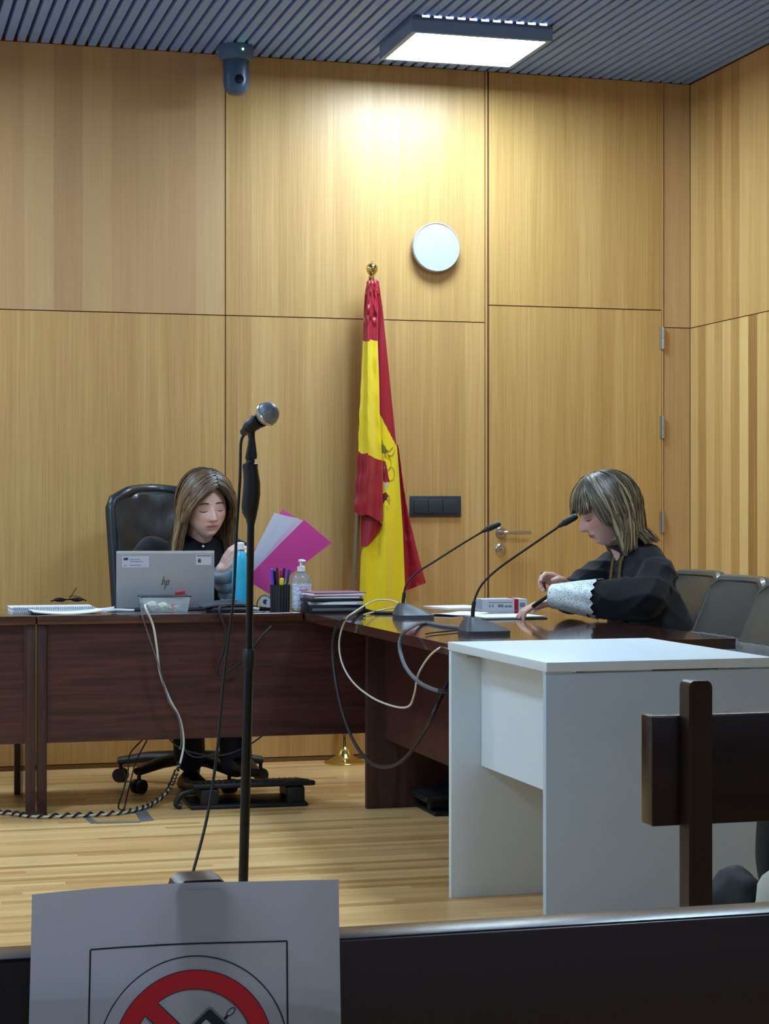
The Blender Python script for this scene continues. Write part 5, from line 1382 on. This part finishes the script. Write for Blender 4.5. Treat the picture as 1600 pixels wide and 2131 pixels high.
# trousers and shoes (mostly under the desk)
q = MB()
for s in (-1, 1): limb(q, [(s*.10, .44, .50), (s*.10, .46, .28), (s*.10, .45, .10)], [.07, .06, .055])
me = remesh(q, .008, 2); me.materials.append(M['trouser']); part('trousers', me, jp)
for s in (-1, 1):
    q = MB(); q.loft([((s*.10, .40, .035), (.036, 0, 0), (0, 0, .035), 3), ((s*.10, .46, .05), (.042, 0, 0), (0, 0, .05), 3), ((s*.10, .56, .03), (.044, 0, 0), (0, 0, .03), 3), ((s*.10, .62, .02), (.03, 0, 0), (0, 0, .02), 3)], M['shoe'], 20); part('shoe', q, jp)
# hair: shoulder-length bob with fringe, streaked
rnd = random.Random(11); roots = []
for k in range(620):                        # fringe combed forward from the crown
    az = rnd.uniform(-1.0, 1.0); d = Vector((az*.30, rnd.uniform(-.15, .45), 1))
    t = (math.sin(az)*.93, math.cos(az)*.93, rnd.uniform(.30, .42), rnd.uniform(.0, .05)); roots.append((d, t, .20, rnd.uniform(-.002, .014), (0, 0, 0)))
for k in range(2100):                       # bob combed down to the sides and back
    sx = rnd.choice((-1, 1)); f = rnd.random(); az = 1.16+(3.14-1.16)*f; y_ = .30-.95*f+rnd.uniform(-.12, .12)
    d = Vector((sx*rnd.random()**1.6*.28, y_, 1)); el = rnd.uniform(-.30, .05)
    t = (sx*math.sin(az)*math.cos(el), math.cos(az)*math.cos(el), math.sin(el), rnd.uniform(.02, .09)); roots.append((d, t, .26+.04*rnd.random(), rnd.uniform(.002, .016), (0, -.15*f, 0)))
def flip(p, tot, L):
    if p.y > .012 and p.z < .034+.10*max(0, .05-p.y)-.012*math.sin(p.x*90): return None if p.y > .03 else Vector((p.x, .012, p.z))
    if p.y < -.05 and p.z < -.10: return p+Vector((0, -.0060, .0035))
    if p.y > -.02 and p.z < -.09: return p+Vector((0, .0022, 0))
    return p
def jz(p, j): return interp([(-.12, 1.022), (-.05, 1.005), (.0, .978), (.05, .97)], p.y)+j
def jcol(r, d):
    w = r.random()
    if w < .34: return RGB(44, 40, 38), RGB(84, 72, 56)
    if w < .72: return RGB(62, 55, 48), RGB(118, 104, 80)
    return RGB(100, 90, 74), RGB(172, 156, 122)
me = hair_mesh(HJ, HS, roots, jcol, flip, 'hair', cap=(lambda az: interp([(0, .62), (.8, .60), (1.15, .5), (1.45, .1), (1.7, -.45), (2.1, -.75)], abs(((az+PI) % (2*PI))-PI)), RGB(60, 50, 42)[:3]), seedv=5, wid=.0036, zmin=jz)
part('hair', me, jp, angle=80)
# hoop earring
# pens in her hands
def W2(q): return MJ @ q
q = MB(); a, b = kR+Vector((0, .012, -.004)), J(1127, 1190, 7.0); q.tube([b, b+(a-b)*.2, a, a+(a-b)*1.3], [.0015, .0042, .0046, .0046], plain('mauve_pen', RGB(96, 78, 98), .4), 10); q.v = [W2(v) for v in q.v]
solo('pen', q, 'mauve-grey pen held upright in the robed woman\'s raised hand', 'pen', world=True)
q = MB(); a, b = J(1109, 1262, 6.84), J(1152, 1232, 6.86); q.tube([a-(b-a)*.04, a, a+(b-a)*.5, b, b+(b-a)*.25], [.004, .0075, .0068, .005, .0045], M['blackg'], 12); q.v = [W2(v) for v in q.v]
solo('marker_pen', q, 'thick black pen in the robed woman\'s lower hand', 'pen', world=True)

# ================= the clerk behind the long desk =================
PC = RW(-2.53, -.60, 0); RC = TH+PI+math.radians(12)
cp_ = thing('person', 'woman with long brown hair in a black robe reading a pink folder behind the laptop', 'person', PC, RC)
MC = Matrix.Translation(PC) @ Matrix.Rotation(RC, 4, 'Z'); IC = MC.inverted()
def K(x, y, Y): return IC @ PX(x, y, Y)
hc = K(427, 1056, 7.66)
HS2 = 1.10
print('C head', hc, 'elbow', K(470, 1235, 7.62), 'hand', K(482, 1160, 7.62), 'shoulders', K(285, 1150, 7.9), K(505, 1130, 7.85))
HC = Matrix.Translation(hc) @ rotm('Z', -4) @ rotm('Y', 4) @ rotm('X', -9)
body = MB(); head_pts(HC, body, HS2)
nb_ = Vector((hc.x*.8, hc.y-.10, hc.z-.145))
limb(body, [hc+Vector((0, -.03, -.06)), hc+Vector((-0, -.06, -.11)), nb_], [.056, .052, .062])
chx, chy = nb_.x, nb_.y
body.loft([((0, .0, .46), (.17, 0, 0), (0, .12, 0)), ((0, .03, .60), (.155, 0, 0), (0, .11, 0)), ((chx*.5, chy*.6, .78), (.15, 0, 0), (0, .10, 0)), ((chx*.9, chy*.9, .93), (.155, 0, 0), (0, .09, 0)), ((chx, chy, .985), (.08, 0, 0), (0, .06, 0))], None, 28)
sR = Vector((chx+.175, chy-.03, .945)); sL = Vector((chx-.165, chy-.0, .94))      # person's right is image left
eR = Vector((chx+.24, chy-.04, .79)); wR = Vector((chx+.19, chy+.12, .79))
eL = K(484, 1243, 7.66); eL.z = max(eL.z, .775); wL = K(463, 1184, 7.60)
limb(body, [sR, (sR+eR)/2, eR], [.05, .044, .038]); limb(body, [eR, (eR+wR)/2, wR], [.038, .034, .026])
limb(body, [sL, (sL+eL)/2, eL], [.05, .044, .038]); limb(body, [eL, (eL+wL)/2, wL], [.038, .034, .026])
hand(body, wR, Vector((-.9, .1, -.05)), Vector((0, .1, -1)), -1, .35)
hk = K(488, 1150, 7.57)
tip = hand(body, wL, (hk-wL), Vector((-.75, -.1, .25)), -1, [.5, .6, .7, .8], .04, .8)
fL, fR = K(492, 1622, 7.50), K(395, 1612, 7.72)
kneeL = Vector((fL.x+.005, fL.y-.04, .50)); kneeR = Vector((fR.x+.10, fR.y+.20, .50))
for kn, ft_, s in ((kneeL, fL, -1), (kneeR, fR, 1)):
    limb(body, [(s*.09, .0, .53), (Vector((s*.10, 0, .54))+kn)/2+Vector((0, 0, .02)), kn], [.085, .074, .056]); limb(body, [kn, (kn+ft_)/2, ft_+Vector((0, 0, .05))], [.056, .050, .034])
me = remesh(body, .0030, 2); me.materials.append(M['skin']); skin_colour(me, HC.inverted(), (242, 200, 186), HS2, (186, 96, 98), (110, 80, 62)); me.polygons.foreach_set('use_smooth', [True]*len(me.polygons)); part('body', me, cp_); face_lines(me, HC, HS2, cp_, RGB(88, 62, 50), 'clerk')
rb = MB()
rb.loft([((0, .0, .47), (.22, 0, 0), (0, .15, 0)), ((0, .03, .60), (.205, 0, 0), (0, .14, 0)), ((chx*.5, chy*.6, .78), (.20, 0, 0), (0, .135, 0)), ((chx*.9, chy*.9, .90), (.205, 0, 0), (0, .12, 0)), ((chx, chy*.97, .965), (.18, 0, 0), (0, .10, 0)), ((chx, chy, .995), (.13, 0, 0), (0, .085, 0)), ((nb_.x, nb_.y+.005, nb_.z+.035), (.070, 0, 0), (0, .068, -.01))], None, 36)
sleeve(rb, sR, eR+Vector((0, 0, .02)), eR.lerp(wR, .75), [.080, .082, .064, .056, .05])
sleeve(rb, sL, (sL+eL)/2+Vector((0, 0, .01)), eL.lerp(sL, .25), [.078, .074, .066, .062, .058])
me = remesh(rb, .006, 8); me.materials.append(M['robe']); folds(me, .0075, lambda p: math.sin(p.x*36+p.z*30+3*noise.noise(p*5))*.6+math.sin(p.z*44-p.x*28+4*noise.noise(p*4))*.5+.8*noise.noise(p*9)); me.polygons.foreach_set('use_smooth', [True]*len(me.polygons)); part('robe', me, cp_)
# grey quilted sleeve
q = MB(); ax = wL-eL; P = [eL+ax*(t/30*1.0) for t in range(31)]
q.tube(P, [.044+.010*abs(math.sin(t/30*PI*3.0))**.7 for t in range(31)], M['puffer'], 28); q.sphere(eL, .046, M['puffer'], 20, 12)
part('padded_sleeve', q, cp_, 'grey quilted sleeve', angle=80)
m = MB(); c = nb_+Vector((.0, .075, .012)); m.sphere(K(423, 1137, 7.62), .0052, M['whitep'], 14, 10); part('collar_button', m, cp_, 'white collar button')
q = MB()
for kn, ft_, s in ((kneeL, fL, -1), (kneeR, fR, 1)):
    limb(q, [Vector((s*.10, .02, .53)), kn+Vector((0, 0, .005)), (kn+ft_)/2+Vector((0, 0, .02)), ft_+Vector((0, 0, .07))], [.095, .070, .066, .062])
me = remesh(q, .007, 2); me.materials.append(M['trouser']); part('trousers', me, cp_)
for ft_ in (fL, fR):
    q = MB(); x, y = ft_.x, ft_.y; z0 = .105 if ft_ is fL else .0; z0 = z0
    q.loft([((x, y-.05, z0+.028), (.034, 0, 0), (0, 0, .028), 3), ((x, y, z0+.042), (.040, 0, 0), (0, 0, .042), 3), ((x, y+.10, z0+.028), (.042, 0, 0), (0, 0, .026), 3), ((x, y+.17, z0+.018), (.028, 0, 0), (0, 0, .016), 3)], M['shoe'], 20); part('shoe', q, cp_)
rnd = random.Random(21); roots = []
def part_x(y): return -.018               # parting a little to her left
for k in range(2300):
    # parting over the crown, hair combed to both sides; sx = +1 is her right (left in the view)
    sx = rnd.choice((-1, 1)); y_ = rnd.uniform(-.95, .80); f = (y_+.95)/1.75
    d = Vector((-.20+sx*rnd.random()**2*.30, y_, math.sqrt(max(.03, 1-.95*y_*y_))))
    az = 3.05-1.98*f**.75+rnd.uniform(-.14, .12); az = min(max(az, 1.10), 3.14)
    el = -.12+rnd.uniform(-.15, .12)
    t = (sx*math.sin(az)*math.cos(el), math.cos(az)*math.cos(el), math.sin(el), rnd.uniform(.0, .05))
    roots.append((d, t, .40, rnd.uniform(.000, .018)+(.004 if az < 1.5 else 0), (.42 if sx > 0 else .05, -.05, 0)))
def csd(p, tot, L):
    if p.z < .03 and p.y > .034: return Vector((p.x, .034, p.z))
    return p
def ccol(r, d):
    w = r.random()
    if w < .35: return RGB(62, 44, 34), RGB(108, 82, 56)
    if w < .8: return RGB(78, 57, 42), RGB(142, 113, 80)
    return RGB(104, 80, 58), RGB(172, 143, 104)
me = hair_mesh(HC, HS2, roots, ccol, csd, 'hair', cap=(lambda az: interp([(0, 1.0), (.6, .92), (.95, .7), (1.3, .2), (1.6, -.45), (2.0, -.75)], abs(((az+PI) % (2*PI))-PI)), RGB(72, 54, 40)[:3]), seedv=8, wid=.0040, zmin=lambda p, j: (.955 if p.x > 0 else .865)+2*j)
part('hair', me, cp_, angle=80)

# ---------------- pink folder with papers in her hand
def wq(pts): return [PX(x, y, Y) for x, y, Y in pts]
def slab(name, P4, th, mat, label, cat, bend=.01, group=None, cx=None):
    a, b, c, d = wq(P4); n = (b-a).cross(d-a).normalized(); q = MB()
    q.grid(16, 16, lambda s, t: (a.lerp(b, s)).lerp(d.lerp(c, s), t)+n*bend*math.sin(PI*s)*(.4+.6*t), mat, two=th)
    return solo(name, q, label, cat, world=True, group=group)
# corners: lower left, upper left, upper right, lower right (as held)
slab('pink_folder', [(512, 1206, 7.60), (633, 1082, 7.68), (690, 1130, 7.74), (560, 1236, 7.66)], .0012, M['pink'], 'bright pink card folder cover held open, in front of the papers', 'folder', .012)
slab('pink_folder', [(500, 1190, 7.66), (588, 1060, 7.80), (650, 1098, 7.84), (556, 1228, 7.74)], .0012, M['pink'], 'rear pink folder flap showing above the white papers', 'folder', .012)
slab('paper_sheet', [(505, 1200, 7.63), (571, 1067, 7.74), (604, 1076, 7.76), (538, 1205, 7.68)], .0006, M['sheet'], 'leftmost white sheet fanned out of the pink folder', 'papers', .010, 'sheets in the pink folder')
slab('paper_sheet', [(512, 1203, 7.625), (598, 1074, 7.725), (622, 1079, 7.735), (548, 1205, 7.67)], .0006, M['sheet'], 'middle white sheet in the pink folder', 'papers', .010, 'sheets in the pink folder')
slab('paper_sheet', [(514, 1205, 7.615), (616, 1078, 7.705), (632, 1084, 7.715), (552, 1200, 7.66)], .0006, M['sheet'], 'white sheet next to the pink cover', 'papers', .010, 'sheets in the pink folder')
# ------------------------------------------------------------ camera, light, view
cam = bpy.data.cameras.new('camera'); co_ = bpy.data.objects.new('camera', cam); COL.objects.link(co_)
co_.location = (0, 0, EYE); co_.rotation_euler = (PI/2, 0, 0)
cam.sensor_fit = 'HORIZONTAL'; cam.sensor_width = 36; cam.lens = FPX/1600*36; cam.clip_start = .05; cam.clip_end = 60
scene.camera = co_
w = bpy.data.worlds.new('world'); scene.world = w; w.use_nodes = True
w.node_tree.nodes['Background'].inputs[0].default_value = (.75, .85, 1, 1); w.node_tree.nodes['Background'].inputs[1].default_value = .0
M['diffuser'].node_tree.nodes['Principled BSDF'].inputs['Emission Strength'].default_value = 58
vs_ = scene.view_settings; vs_.view_transform = 'Standard'; vs_.look = 'None'; vs_.exposure = 0.12; vs_.gamma = 1; vs_.use_curve_mapping = False
